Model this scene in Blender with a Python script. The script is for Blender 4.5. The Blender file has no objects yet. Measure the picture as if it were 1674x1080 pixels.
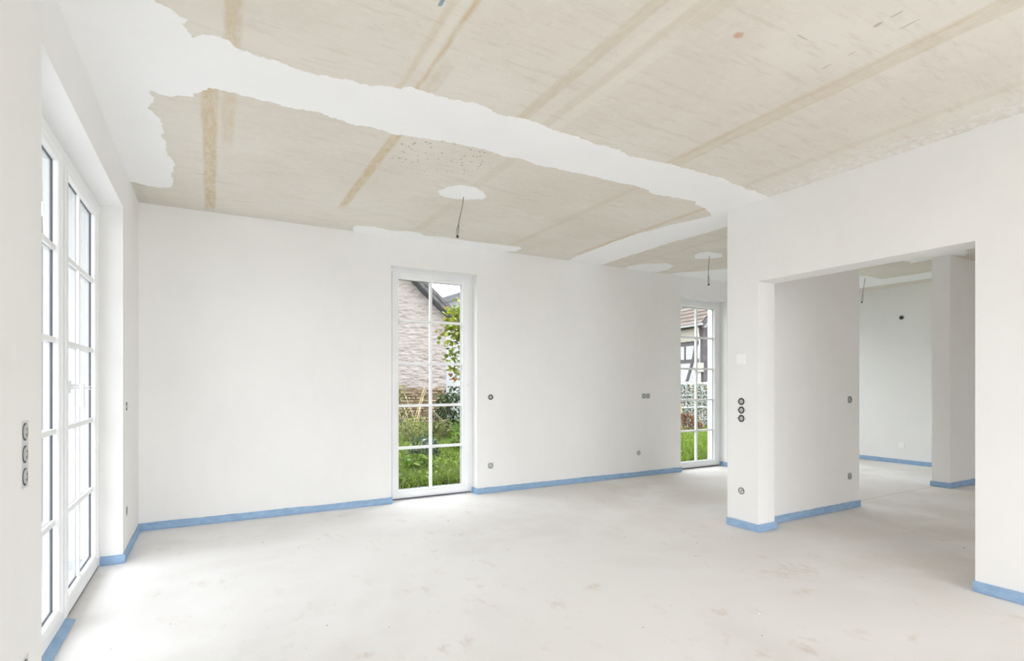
import bpy, bmesh, math, random
import numpy as np
from mathutils import Vector, Matrix, noise

scene = bpy.context.scene
COL = scene.collection
random.seed(7)
rng = np.random.default_rng(7)

# ------------------------------------------------------------------ camera
YAW = math.radians(-29.154)
cam_data = bpy.data.cameras.new('camera')
cam_data.sensor_width = 36.0
cam_data.lens = 882.0 / 1674.0 * 36.0
cam_data.shift_y = 87.0 / 1674.0
cam_data.clip_start = 0.02
cam = bpy.data.objects.new('camera', cam_data)
cam.location = (0, 0, 1.2)
cam.rotation_euler = (math.pi / 2, 0, YAW)
COL.objects.link(cam)
scene.camera = cam

# ------------------------------------------------------------------ world: even bright overcast sky
world = bpy.data.worlds.new('overcast_sky')
scene.world = world
world.use_nodes = True
bg = world.node_tree.nodes['Background']
bg.inputs['Color'].default_value = (0.937, 0.97, 1.035, 1)
bg.inputs['Strength'].default_value = 3.9
try:
    world.cycles.sampling_method = 'MANUAL'
    world.cycles.sample_map_resolution = 256
except Exception:
    pass

scene.view_settings.view_transform = 'Standard'
scene.view_settings.look = 'None'
scene.view_settings.gamma = 1.0
scene.view_settings.use_curve_mapping = False
scene.view_settings.exposure = 0.80
scene.cycles.max_bounces = 12
scene.cycles.diffuse_bounces = 9
scene.cycles.transparent_max_bounces = 16
scene.cycles.glossy_bounces = 4
scene.cycles.adaptive_threshold = 0.02


def portal(name, loc, rot, sx, sy):
    """sampling portal in a window opening: guides daylight sampling, gives no light itself"""
    d = bpy.data.lights.new(name, 'AREA')
    d.shape = 'RECTANGLE'
    d.size = sx
    d.size_y = sy
    d.cycles.is_portal = True
    o = bpy.data.objects.new(name, d)
    o.location = loc
    o.rotation_euler = rot
    COL.objects.link(o)
    return o


CEIL = 2.675
XL, YB, XR = -0.515, 5.31, 3.86       # left wall, back wall, right partition faces
XF = 9.08                             # far wall of the back room
YF = -3.4                             # wall behind the camera
WTOP = 2.385
TW = 0.35                             # outer wall thickness

R90 = math.pi / 2
# area lights shine along local -Z
portal('daylight_portal', (XL - 0.30, 3.43, 1.19), (0, -R90, 0), 2.385, 1.98)
portal('daylight_portal', (2.05, YB + 0.30, 1.19), (-R90, 0, 0), 0.95, 2.385)
portal('daylight_portal', (6.065, YB + 0.30, 1.19), (-R90, 0, 0), 0.93, 2.385)
portal('daylight_portal', (7.65, YB + 0.30, 1.19), (-R90, 0, 0), 1.9, 2.385)
portal('daylight_portal', (XL - 0.30, -2.3, 1.2), (0, -R90, 0), 2.4, 1.4)
portal('daylight_portal', (1.67, YF - 0.30, 1.2), (R90, 0, 0), 3.9, 2.4)
portal('daylight_portal', (6.6, YF - 0.30, 1.2), (R90, 0, 0), 1.4, 2.4)


# ================================================================== helpers
def link(o):
    COL.objects.link(o)
    return o


def tag(o, label=None, cat=None, group=None, kind=None):
    if label: o['label'] = label
    if cat: o['category'] = cat
    if group: o['group'] = group
    if kind: o['kind'] = kind
    return o


def empty(name, loc=(0, 0, 0), rz=0.0, parent=None):
    o = bpy.data.objects.new(name, None)
    o.empty_display_size = 0.1
    o.location = loc
    o.rotation_euler = (0, 0, rz)
    if parent: o.parent = parent
    return link(o)


def build(name, bm, mat, parent=None, smooth=False, bevel=0.0, seg=2):
    if bevel > 0:
        bmesh.ops.bevel(bm, geom=[e for e in bm.edges if e.calc_face_angle(0) > 0.5], offset=bevel,
                        segments=seg, profile=0.5, affect='EDGES', clamp_overlap=True)
    me = bpy.data.meshes.new(name)
    bm.to_mesh(me)
    bm.free()
    if smooth:
        me.polygons.foreach_set('use_smooth', [True] * len(me.polygons))
    me.materials.append(mat)
    o = bpy.data.objects.new(name, me)
    if parent: o.parent = parent
    return link(o)


def pymesh(name, verts, faces, mat, parent=None, smooth=False, col=None):
    me = bpy.data.meshes.new(name)
    me.from_pydata([tuple(v) for v in verts], [], faces)
    if smooth:
        me.polygons.foreach_set('use_smooth', [True] * len(me.polygons))
    if col is not None:
        a = me.attributes.new('tint', 'FLOAT_COLOR', 'POINT')
        c = np.ones((len(verts), 4), dtype=np.float32)
        c[:, :3] = col
        a.data.foreach_set('color', c.ravel())
    me.materials.append(mat)
    o = bpy.data.objects.new(name, me)
    if parent: o.parent = parent
    return link(o)


def copy_mesh(src, parent=None, loc=None, rot=None):
    o = src.copy()
    if parent: o.parent = parent
    if loc is not None: o.location = loc
    if rot is not None: o.rotation_euler = rot
    return link(o)


def bx(bm, x0, x1, y0, y1, z0, z1):
    vs = [bm.verts.new(p) for p in ((x0, y0, z0), (x1, y0, z0), (x1, y1, z0), (x0, y1, z0),
                                    (x0, y0, z1), (x1, y0, z1), (x1, y1, z1), (x0, y1, z1))]
    for f in ((3, 2, 1, 0), (4, 5, 6, 7), (0, 1, 5, 4), (1, 2, 6, 5), (2, 3, 7, 6), (3, 0, 4, 7)):
        bm.faces.new([vs[i] for i in f])
    return vs


def cyl(bm, p0, p1, r0, r1=None, n=12):
    p0, p1 = Vector(p0), Vector(p1)
    r1 = r0 if r1 is None else r1
    d = (p1 - p0).normalized()
    a = d.orthogonal().normalized()
    b = d.cross(a)
    A = [bm.verts.new(p0 + (a * math.cos(t) + b * math.sin(t)) * r0) for t in [2 * math.pi * i / n for i in range(n)]]
    B = [bm.verts.new(p1 + (a * math.cos(t) + b * math.sin(t)) * r1) for t in [2 * math.pi * i / n for i in range(n)]]
    for i in range(n):
        bm.faces.new((A[i], A[(i + 1) % n], B[(i + 1) % n], B[i]))
    bm.faces.new(A[::-1])
    bm.faces.new(B)


def tube(bm, pts, r, n=8):
    pts = [Vector(p) for p in pts]
    rings = []
    prev = None
    for i, p in enumerate(pts):
        t = (pts[min(i + 1, len(pts) - 1)] - pts[max(i - 1, 0)]).normalized()
        a = t.orthogonal().normalized() if prev is None else (prev - t * prev.dot(t)).normalized()
        prev = a
        b = t.cross(a)
        rr = r[i] if isinstance(r, (list, tuple)) else r
        rings.append([bm.verts.new(p + (a * math.cos(2 * math.pi * k / n) + b * math.sin(2 * math.pi * k / n)) * rr) for k in range(n)])
    for A, B in zip(rings, rings[1:]):
        for k in range(n):
            bm.faces.new((A[k], A[(k + 1) % n], B[(k + 1) % n], B[k]))
    bm.faces.new(rings[0][::-1])
    bm.faces.new(rings[-1])


def annulus(bm, r0, r1, y0, y1, n=24, cx=0.0, cz=0.0):
    """ring lying in the local XZ plane, from depth y0 (wall) to y1 (front)"""
    def ring(r, y): return [bm.verts.new((cx + r * math.cos(2 * math.pi * i / n), y, cz + r * math.sin(2 * math.pi * i / n))) for i in range(n)]
    a, b, c, d = ring(r1, y0), ring(r1, y1), ring(r0, y1), ring(r0, y0)
    for P, Q in ((a, b), (b, c), (c, d)):
        for i in range(n):
            bm.faces.new((P[i], P[(i + 1) % n], Q[(i + 1) % n], Q[i]))


# ------------------------------------------------------------------ materials
class N:
    """thin wrapper for node building"""
    def __init__(self, name, rough=0.8, spec=0.3):
        self.m = bpy.data.materials.new(name)
        self.m.use_nodes = True
        self.t = self.m.node_tree
        self.p = self.t.nodes['Principled BSDF']
        self.p.inputs['Roughness'].default_value = rough
        self.p.inputs['Specular IOR Level'].default_value = spec
        self._pos = None

    def n(self, kind, **kw):
        x = self.t.nodes.new(kind)
        for k, v in kw.items():
            setattr(x, k, v)
        return x

    def set(self, sock, v):
        if isinstance(v, bpy.types.NodeSocket):
            self.t.links.new(v, sock)
        elif isinstance(v, (tuple, list)) and len(v) == 3 and len(sock.default_value) == 4:
            sock.default_value = (*v, 1)
        else:
            sock.default_value = v

    def pos(self):
        if self._pos is None:
            self._pos = self.n('ShaderNodeNewGeometry').outputs['Position']
        return self._pos

    def xyz(self, v=None):
        s = self.n('ShaderNodeSeparateXYZ')
        self.set(s.inputs[0], v or self.pos())
        return s.outputs

    def math(self, op, a, b=0.0, c=0.0, clamp=False):
        x = self.n('ShaderNodeMath', operation=op, use_clamp=clamp)
        self.set(x.inputs[0], a); self.set(x.inputs[1], b); self.set(x.inputs[2], c)
        return x.outputs[0]

    def noise(self, scale, detail=4, rough=0.55, vec=None, stretch=None, dist=0.0):
        v = vec or self.pos()
        if stretch:
            mp = self.n('ShaderNodeMapping')
            mp.inputs['Scale'].default_value = stretch
            self.set(mp.inputs[0], v)
            v = mp.outputs[0]
        x = self.n('ShaderNodeTexNoise')
        self.set(x.inputs['Vector'], v)
        x.inputs['Scale'].default_value = scale
        x.inputs['Detail'].default_value = detail
        x.inputs['Roughness'].default_value = rough
        x.inputs['Distortion'].default_value = dist
        return x.outputs['Fac']

    def voronoi(self, scale, stretch=None, feature='F1', out='Distance'):
        v = self.pos()
        if stretch:
            mp = self.n('ShaderNodeMapping')
            mp.inputs['Scale'].default_value = stretch
            self.set(mp.inputs[0], v)
            v = mp.outputs[0]
        x = self.n('ShaderNodeTexVoronoi', feature=feature)
        self.set(x.inputs['Vector'], v)
        x.inputs['Scale'].default_value = scale
        return x.outputs[out]

    def rng(self, v, a, b, c=0.0, d=1.0, smooth=True):
        x = self.n('ShaderNodeMapRange', interpolation_type='SMOOTHSTEP' if smooth else 'LINEAR')
        self.set(x.inputs['Value'], v)
        x.inputs['From Min'].default_value = a; x.inputs['From Max'].default_value = b
        x.inputs['To Min'].default_value = c; x.inputs['To Max'].default_value = d
        return x.outputs['Result']

    def mix(self, fac, a, b, mode='MIX'):
        x = self.n('ShaderNodeMix', data_type='RGBA', blend_type=mode)
        self.set(x.inputs['Factor'], fac); self.set(x.inputs['A'], a); self.set(x.inputs['B'], b)
        return x.outputs['Result']

    def mixs(self, v, a, b):
        """two colour ramp"""
        return self.mix(v, a, b)

    def color(self, v):
        self.set(self.p.inputs['Base Color'], v)

    def bump(self, h, strength=0.3, dist=0.01):
        b = self.n('ShaderNodeBump')
        b.inputs['Strength'].default_value = strength
        b.inputs['Distance'].default_value = dist
        self.set(b.inputs['Height'], h)
        self.t.links.new(b.outputs[0], self.p.inputs['Normal'])


def plain(name, c, rough=0.6, spec=0.4, metal=0.0, var=0.0, scale=20.0):
    k = N(name, rough, spec)
    k.p.inputs['Metallic'].default_value = metal
    if var:
        f = k.rng(k.noise(scale), 0.3, 0.7)
        k.color(k.mix(f, tuple(x * (1 - var) for x in c), tuple(min(1, x * (1 + var)) for x in c)))
    else:
        k.color((*c, 1))
    return k.m


# wall plaster
k = N('fine_lime_plaster', 0.92, 0.15)
f1 = k.rng(k.noise(1.3, 5, 0.6), 0.35, 0.68)
f2 = k.rng(k.noise(9, 6, 0.65, stretch=(1, 1, 0.35)), 0.3, 0.72)
c = k.mix(f1, (0.888, 0.880, 0.864), (0.862, 0.857, 0.845))
c = k.mix(k.math('MULTIPLY', f2, 0.45), c, (0.895, 0.89, 0.878))
k.color(c)
k.bump(k.noise(120, 4, 0.6), 0.12, 0.003)
M_PLASTER = k.m

# white skim plaster on the ceiling
k = N('white_skim_plaster', 0.9, 0.15)
f1 = k.rng(k.noise(2.2, 5, 0.6), 0.35, 0.7)
c = k.mix(f1, (0.95, 0.953, 0.953), (0.93, 0.93, 0.927))
k.color(c)
k.bump(k.noise(35, 5, 0.6, stretch=(1, 3, 1)), 0.15, 0.003)
M_SKIM = k.m

# bare concrete ceiling with form-panel joint stains
k = N('bare_concrete_ceiling', 0.85, 0.2)
X, Y, Z = k.xyz()
nb = k.noise(0.9, 5, 0.6)
nf = k.noise(26, 5, 0.7)
nst = k.noise(14, 5, 0.7, stretch=(0.35, 2.2, 1))
base = k.mix(k.rng(nb, 0.35, 0.66), (0.73, 0.683, 0.605), (0.795, 0.757, 0.685))
base = k.mix(k.math('MULTIPLY', k.rng(nf, 0.45, 0.75), 0.5), base, (0.82, 0.775, 0.70))
base = k.mix(k.math('MULTIPLY', k.rng(nst, 0.5, 0.72), 0.42), base, (0.60, 0.53, 0.43))
wob = k.math('MULTIPLY_ADD', k.noise(2.0, 3, 0.5), 0.024, -0.012)
XW = k.math('ADD', X, wob)
patchy = k.rng(k.noise(11, 7, 0.72, stretch=(3.5, 0.9, 1)), 0.30, 0.64, 0.30, 1.0)


def streak(x0, x1, y0, y1, s, col, base, soft=0.012, ys=0.12):
    cx, hw = (x0 + x1) / 2, (x1 - x0) / 2
    mx = k.rng(k.math('ABSOLUTE', k.math('SUBTRACT', XW, cx)), hw + soft, max(hw - soft, 0.0))
    cy, hy = (y0 + y1) / 2, (y1 - y0) / 2
    my = k.rng(k.math('ABSOLUTE', k.math('SUBTRACT', Y, cy)), hy + ys, hy - ys)
    m = k.math('MULTIPLY', k.math('MULTIPLY', mx, my), k.math('MULTIPLY', patchy, s))
    return k.mix(m, base, col)


OCH = (0.645, 0.53, 0.355)
TAN = (0.655, 0.575, 0.445)
PALE = (0.83, 0.79, 0.70)
for a in ((-0.045, 0.03, 2.9, 5.25, 1.0, OCH), (0.05, 0.115, 2.9, 3.75, 0.55, OCH), (0.045, 0.11, -3.2, 2.7, 0.75, OCH),
          (0.925, 0.99, 2.9, 4.6, 1.0, OCH), (0.885, 0.91, -3.2, 2.7, 1.0, OCH), (0.80, 0.835, -3.2, 2.7, 0.45, OCH),
          (0.92, 0.99, 2.32, 2.7, 0.6, TAN), (0.84, 0.88, -3.2, 2.4, 0.5, PALE),
          (1.475, 1.545, -3.2, 2.7, 0.75, TAN), (1.64, 1.69, -3.2, 2.7, 0.45, TAN), (1.70, 1.77, 1.7, 2.7, 0.55, PALE),
          (1.58, 1.64, 1.0, 2.0, 0.5, PALE), (1.70, 1.77, 0.2, 1.58, 0.5, TAN),
          (2.64, 2.76, -3.2, 2.75, 0.62, TAN), (2.66, 2.68, -3.2, 2.75, 0.5, OCH), (2.755, 2.77, -3.2, 2.75, 0.45, OCH),
          (1.69, 1.77, 2.9, 5.0, 0.38, TAN), (2.76, 2.83, 2.9, 5.1, 0.5, TAN), (3.60, 3.66, 2.9, 5.0, 0.7, OCH),
          (3.43, 3.50, -3.2, 2.75, 0.35, TAN), (4.50, 4.56, 2.9, 5.2, 0.4, TAN), (5.4, 5.47, 2.9, 5.2, 0.4, TAN),
          (6.3, 6.37, -3, 5.2, 0.4, TAN), (7.25, 7.32, -3, 5.2, 0.45, TAN), (8.15, 8.22, -3, 5.2, 0.4, TAN)):
    base = streak(*a, base)
# grey and whitish rough rim where the slab meets the plastered walls
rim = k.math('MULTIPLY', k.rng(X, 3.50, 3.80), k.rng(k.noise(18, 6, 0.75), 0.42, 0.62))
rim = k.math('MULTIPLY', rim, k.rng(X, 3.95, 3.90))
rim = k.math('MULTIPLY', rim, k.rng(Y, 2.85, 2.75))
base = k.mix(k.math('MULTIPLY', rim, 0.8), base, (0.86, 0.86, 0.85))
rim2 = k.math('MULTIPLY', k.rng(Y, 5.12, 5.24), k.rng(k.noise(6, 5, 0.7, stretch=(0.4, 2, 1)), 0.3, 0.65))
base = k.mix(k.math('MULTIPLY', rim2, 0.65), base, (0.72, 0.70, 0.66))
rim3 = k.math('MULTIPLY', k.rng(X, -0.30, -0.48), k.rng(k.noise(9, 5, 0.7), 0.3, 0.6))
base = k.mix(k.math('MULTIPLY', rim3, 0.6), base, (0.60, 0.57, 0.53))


def blob(cx, cy, rx, ry, col, s, base, nz=0.0):
    a = k.math('POWER', k.math('DIVIDE', k.math('SUBTRACT', X, cx), rx), 2.0)
    b = k.math('POWER', k.math('DIVIDE', k.math('SUBTRACT', Y, cy), ry), 2.0)
    d = k.math('ADD', a, b)
    if nz:
        d = k.math('ADD', d, k.math('MULTIPLY_ADD', k.noise(130, 4, 0.75), nz, -nz / 2))
    return k.mix(k.math('MULTIPLY', k.rng(d, 1.0, 0.55), s), base, col)


base = blob(1.951, 1.529, 0.026, 0.022, (0.60, 0.33, 0.20), 0.7, base, 5.0)
base = blob(0.779, 1.955, 0.010, 0.03, (0.20, 0.29, 0.42), 0.8, base, 3.0)
for (cx, cy, rx, ry) in ((2.20, 1.405, 0.045, 0.004), (2.393, 1.205, 0.012, 0.022), (2.392, 1.132, 0.006, 0.028),
                         (2.503, 1.14, 0.005, 0.04), (2.501, 1.48, 0.005, 0.026), (2.50, 1.367, 0.004, 0.02)):
    base = blob(cx, cy, rx, ry, (0.44, 0.36, 0.27), 0.6, base, 2.5)
# dark pinholes, dense near the joint
vd = k.voronoi(34, stretch=(1, 1, 0.0))
sp = k.math('MULTIPLY', k.rng(vd, 0.13, 0.08), k.rng(k.noise(1.1, 3, 0.5), 0.50, 0.62))
base = k.mix(k.math('MULTIPLY', sp, 0.35), base, (0.30, 0.25, 0.2))
zone = k.math('MULTIPLY', k.math('MULTIPLY', k.rng(X, 0.97, 1.02), k.rng(X, 1.72, 1.55)), k.math('MULTIPLY', k.rng(Y, 3.0, 3.1), k.rng(Y, 3.9, 3.2)))
vd2 = k.voronoi(26, stretch=(1, 1, 0.0))
base = k.mix(k.math('MULTIPLY', k.math('MULTIPLY', k.rng(vd2, 0.22, 0.14), zone), 0.75), base, (0.26, 0.20, 0.14))
k.color(base)
k.bump(k.math('ADD', nf, k.math('MULTIPLY', nst, 0.5)), 0.12, 0.004)
M_CONC = k.m

# screed floor
k = N('dusty_screed', 0.82, 0.22)
X, Y, Z = k.xyz()
b1 = k.rng(k.noise(0.55, 4, 0.55, dist=0.6), 0.38, 0.62)
b2 = k.rng(k.noise(3.2, 6, 0.62), 0.35, 0.7)
c = k.mix(b1, (0.87, 0.857, 0.847), (0.785, 0.765, 0.748))
c = k.mix(k.math('MULTIPLY', b2, 0.5), c, (0.87, 0.865, 0.858))
dirt = k.math('MULTIPLY', k.rng(k.noise(7, 6, 0.72, stretch=(1, 0.6, 1)), 0.55, 0.74), k.rng(k.noise(1.0, 3, 0.5), 0.36, 0.60))
c = k.mix(k.math('MULTIPLY', dirt, 0.45), c, (0.58, 0.48, 0.38))
tanz = k.math('MULTIPLY', k.rng(X, 2.4, 4.4), k.rng(k.noise(1.6, 4, 0.6), 0.3, 0.7))
c = k.mix(k.math('MULTIPLY', tanz, 0.7), c, (0.70, 0.655, 0.60))


def fblob(cx, cy, rx, ry, col, s, base, nz=7.0):
    a = k.math('POWER', k.math('DIVIDE', k.math('SUBTRACT', X, cx), rx), 2.0)
    b = k.math('POWER', k.math('DIVIDE', k.math('SUBTRACT', Y, cy), ry), 2.0)
    d = k.math('ADD', k.math('ADD', a, b), k.math('MULTIPLY_ADD', k.noise(16, 7, 0.75, stretch=(1.6, 0.8, 1)), nz, -nz / 2))
    return k.mix(k.math('MULTIPLY', k.rng(d, 1.0, -0.9), s), base, col)


for (cx, cy, rx, ry, s) in ((3.25, 2.15, 0.30, 0.16, 0.30), (1.98, 2.55, 0.10, 0.05, 0.35), (2.35, 1.95, 0.06, 0.05, 0.4),
                            (1.40, 1.75, 0.07, 0.04, 0.35), (2.15, 1.55, 0.06, 0.05, 0.4), (2.7, 1.45, 0.08, 0.06, 0.3), (3.0, 1.9, 0.12, 0.05, 0.3),
                            (2.9, 1.3, 0.07, 0.04, 0.35), (0.6, 2.4, 0.06, 0.03, 0.35)):
    c = fblob(cx, cy, rx, ry, (0.58, 0.45, 0.32), s, c)
# joint between the two screed fields in line with the passage wall
jm = k.math('MULTIPLY', k.rng(k.math('ABSOLUTE', k.math('SUBTRACT', Y, k.math('MULTIPLY_ADD', k.noise(5, 3), 0.02, 3.095))), 0.008, 0.003), k.rng(X, 5.5, 5.6))
c = k.mix(k.math('MULTIPLY', jm, 0.55), c, (0.42, 0.38, 0.34))
# grime settled in the edge along the left window
k.color(c)
k.bump(k.noise(60, 5, 0.65), 0.15, 0.003)
M_FLOOR = k.m

# blue edge foam
k = N('blue_edge_foam', 0.75, 0.3)
f = k.rng(k.noise(14, 5, 0.6, stretch=(1, 1, 2)), 0.3, 0.7)
c = k.mix(f, (0.275, 0.42, 0.62), (0.35, 0.505, 0.69))
d = k.rng(k.noise(40, 4, 0.7), 0.62, 0.72)
c = k.mix(k.math('MULTIPLY', d, 0.5), c, (0.5, 0.64, 0.80))
k.color(c)
k.bump(k.noise(30, 3), 0.3, 0.006)
M_FOAM = k.m
M_FILM = plain('pale_blue_film', (0.42, 0.60, 0.76), 0.35, 0.5)

k = N('white_window_pvc', 0.32, 0.5)
k.color(k.mix(k.rng(k.noise(4, 3), 0.3, 0.7), (0.86, 0.87, 0.88), (0.89, 0.90, 0.905)))
M_PVC = k.m
M_GASKET_GAP = plain('dark_grey_gasket_gap', (0.11, 0.12, 0.145), 0.5, 0.4)
M_RENDER = plain('white_outer_render', (0.86, 0.86, 0.85), 0.9, 0.2, var=0.03, scale=6)
M_METAL = plain('galvanised_metal', (0.66, 0.67, 0.67), 0.4, 0.5, metal=0.35)
M_DARK = plain('dark_plastic_and_recess', (0.045, 0.045, 0.05), 0.5, 0.4)
M_GREY = plain('grey_socket_insert', (0.50, 0.50, 0.49), 0.5, 0.4)
M_WHITE = plain('white_plastic', (0.95, 0.95, 0.945), 0.4, 0.4)
M_WIRE = [plain('brown_wire', (0.10, 0.06, 0.04), 0.5), plain('blue_wire', (0.08, 0.16, 0.35), 0.5), plain('yellow_green_wire', (0.42, 0.45, 0.10), 0.5)]
M_CABLE = plain('grey_cable_sheath', (0.22, 0.21, 0.19), 0.6)

# glazing: clear coated panes
k = N('coated_window_glass')
t = k.t
tr = k.n('ShaderNodeBsdfTransparent')
tr.inputs['Color'].default_value = (0.935, 0.945, 0.94, 1)
gl = k.n('ShaderNodeBsdfGlossy')
gl.inputs['Roughness'].default_value = 0.02
lw = k.n('ShaderNodeLayerWeight')
lw.inputs['Blend'].default_value = 0.5
fr = k.n('ShaderNodeMath', operation='MULTIPLY_ADD')       # Schlick reflectance, same from both sides
t.links.new(k.math('POWER', lw.outputs['Facing'], 5.0), fr.inputs[0])
fr.inputs[1].default_value = 0.95
fr.inputs[2].default_value = 0.012
ms = k.n('ShaderNodeMixShader')
t.links.new(fr.outputs[0], ms.inputs[0])
t.links.new(tr.outputs[0], ms.inputs[1])
t.links.new(gl.outputs[0], ms.inputs[2])
t.links.new(ms.outputs[0], t.nodes['Material Output'].inputs['Surface'])
M_GLASS = k.m


def tinted(name, rough=0.8, spec=0.2, trans=0.0):
    k = N(name, rough, spec)
    a = k.n('ShaderNodeAttribute', attribute_name='tint')
    k.color(a.outputs['Color'])
    if trans:
        tl = k.n('ShaderNodeBsdfTranslucent')
        k.t.links.new(a.outputs['Color'], tl.inputs['Color'])
        mx = k.n('ShaderNodeMixShader')
        mx.inputs[0].default_value = trans
        k.t.links.new(k.p.outputs[0], mx.inputs[1])
        k.t.links.new(tl.outputs[0], mx.inputs[2])
        k.t.links.new(mx.outputs[0], k.t.nodes['Material Output'].inputs['Surface'])
    return k.m


M_LEAF = tinted('leaf_green', 0.55, 0.3, 0.35)
M_GRASS = tinted('meadow_grass', 0.6, 0.25, 0.4)
M_STONE = tinted('mixed_stone', 0.85, 0.2)


# ================================================================== the setting
def wall(name, label, boxes, mat=M_PLASTER):
    bm = bmesh.new()
    for b in boxes:
        bx(bm, *b)
    o = build(name, bm, mat)
    return tag(o, label, 'wall', kind='structure')


# window openings: (left, right) along the wall
W1 = (1.575, 2.525)
W2 = (5.60, 6.53)
W3 = (6.70, 8.60)  # hidden window placed from the floor light, widened to brighten the far room
WL = (2.437, 4.425)
RAW_F = (-0.28, 3.62)  # RAW openings are unseen, added to brighten the room and hall
RAW_L = (-3.0, -1.6)
RAW_H = (5.9, 7.3)

bm = bmesh.new()
bx(bm, XL - TW, XF + 0.3, YF - TW, YB + TW, -0.25, 0.0)
floor = tag(build('floor', bm, M_FLOOR), 'pale dusty screed floor', 'floor', kind='structure')
bm = bmesh.new()
bx(bm, XL - TW, XF + 0.3, YF - TW, YB + TW, CEIL, CEIL + 0.25)
ceiling = tag(build('ceiling', bm, M_CONC), 'bare beige concrete ceiling with tan joint stains', 'ceiling', kind='structure')

yb0, yb1 = YB, YB + TW
wall('wall_back', 'long pale plastered wall with the two tall narrow windows',
     [(XL, W1[0], yb0, yb1, 0, CEIL), (W1[0], W1[1], yb0, yb1, WTOP, CEIL), (W1[1], W2[0], yb0, yb1, 0, CEIL),
      (W2[0], W2[1], yb0, yb1, WTOP, CEIL), (W2[1], W3[0], yb0, yb1, 0, CEIL), (W3[0], W3[1], yb0, yb1, WTOP, CEIL),
      (W3[1], XF, yb0, yb1, 0, CEIL)])
xl0, xl1 = XL - TW, XL
wall('wall_left', 'pale plastered wall around the double casement window',
     [(xl0, xl1, YF - TW, RAW_L[0], 0, CEIL), (xl0, xl1, RAW_L[0], RAW_L[1], WTOP + 0.02, CEIL), (xl0, xl1, RAW_L[1], WL[0], 0, CEIL),
      (xl0, xl1, WL[0], WL[1], WTOP, CEIL), (xl0, xl1, WL[1], YB + TW, 0, CEIL)])
OP0, OP1, OPZ = 1.42, 2.84, 2.027       # opening in the partition
XR1 = 4.07
YH0, YH1 = 2.955, 3.135                 # wall running away behind the opening
wall('wall_right', 'pale plastered partition wall with the wide doorless opening',
     [(XR, XR1, YF, OP0, 0, CEIL), (XR, XR1, OP0, OP1, OPZ, CEIL), (XR, XR1, OP1, YH1, 0, CEIL)])
wall('wall_passage', 'pale wall seen through the opening, ending in a free edge', [(XR1, 5.54, YH0, YH1, 0, CEIL)])
wall('wall_stub', 'narrow pale wall end standing beyond the opening', [(7.40, XF, YH0, YH1, 0, CEIL)])
wall('wall_far', 'shaded beige plastered end wall of the far room', [(XF, XF + 0.3, YF - TW, YB + TW, 0, CEIL)])
wall('wall_front', 'unseen plastered wall with two wide openings added for daylight',
     [(XL, RAW_F[0], YF - TW, YF, 0, CEIL), (RAW_F[0], RAW_F[1], YF - TW, YF, WTOP + 0.02, CEIL), (RAW_F[1], RAW_H[0], YF - TW, YF, 0, CEIL), (RAW_H[0], RAW_H[1], YF - TW, YF, WTOP + 0.02, CEIL), (RAW_H[1], XF, YF - TW, YF, 0, CEIL)])


# ---- skim plaster patches on the ceiling slab (world metres)
def ragged(pts, amp, closed=True, step=0.011, seed=0.0, fixed=()):
    out = []
    n = len(pts)
    for i in range(n):
        a, b = Vector((*pts[i], 0)), Vector((*pts[(i + 1) % n], 0))
        L = (b - a).length
        m = max(1, int(L / step))
        nv = Vector((-(b - a).y, (b - a).x, 0)).normalized() if L > 1e-6 else Vector()
        for j in range(m):
            p = a.lerp(b, j / m)
            if i in fixed:
                d = 0
            else:
                d = amp * (noise.noise(p * 9 + Vector((seed, 0, 0))) * 0.8 + noise.noise(p * 28 + Vector((0, seed, 0))) * 0.7 + noise.noise(p * 75) * 0.7)
                if j == 0: d *= 0.4
            q = p + nv * d
            out.append((q.x, q.y))
    return out


def patch(pts, amp=0.02, fixed=(), seed=0.0, th=0.003):
    P = ragged(pts, amp, seed=seed, fixed=fixed)
    bm = bmesh.new()
    lo = [bm.verts.new((x, y, CEIL - th)) for x, y in P]
    hi = [bm.verts.new((x, y, CEIL + 0.001)) for x, y in P]
    n = len(P)
    for i in range(n):
        bm.faces.new((lo[i], lo[(i + 1) % n], hi[(i + 1) % n], hi[i]))
    es = [bm.edges.get((lo[i], lo[(i + 1) % n])) for i in range(n)]
    bmesh.ops.triangle_fill(bm, use_beauty=True, edges=es)
    bmesh.ops.recalc_face_normals(bm, faces=bm.faces)
    for f in bm.faces:
        if abs(f.normal.z) > 0.9 and f.normal.z > 0:
            f.normal_flip()
    return build('plaster_patch', bm, M_SKIM, ceiling)


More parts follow.
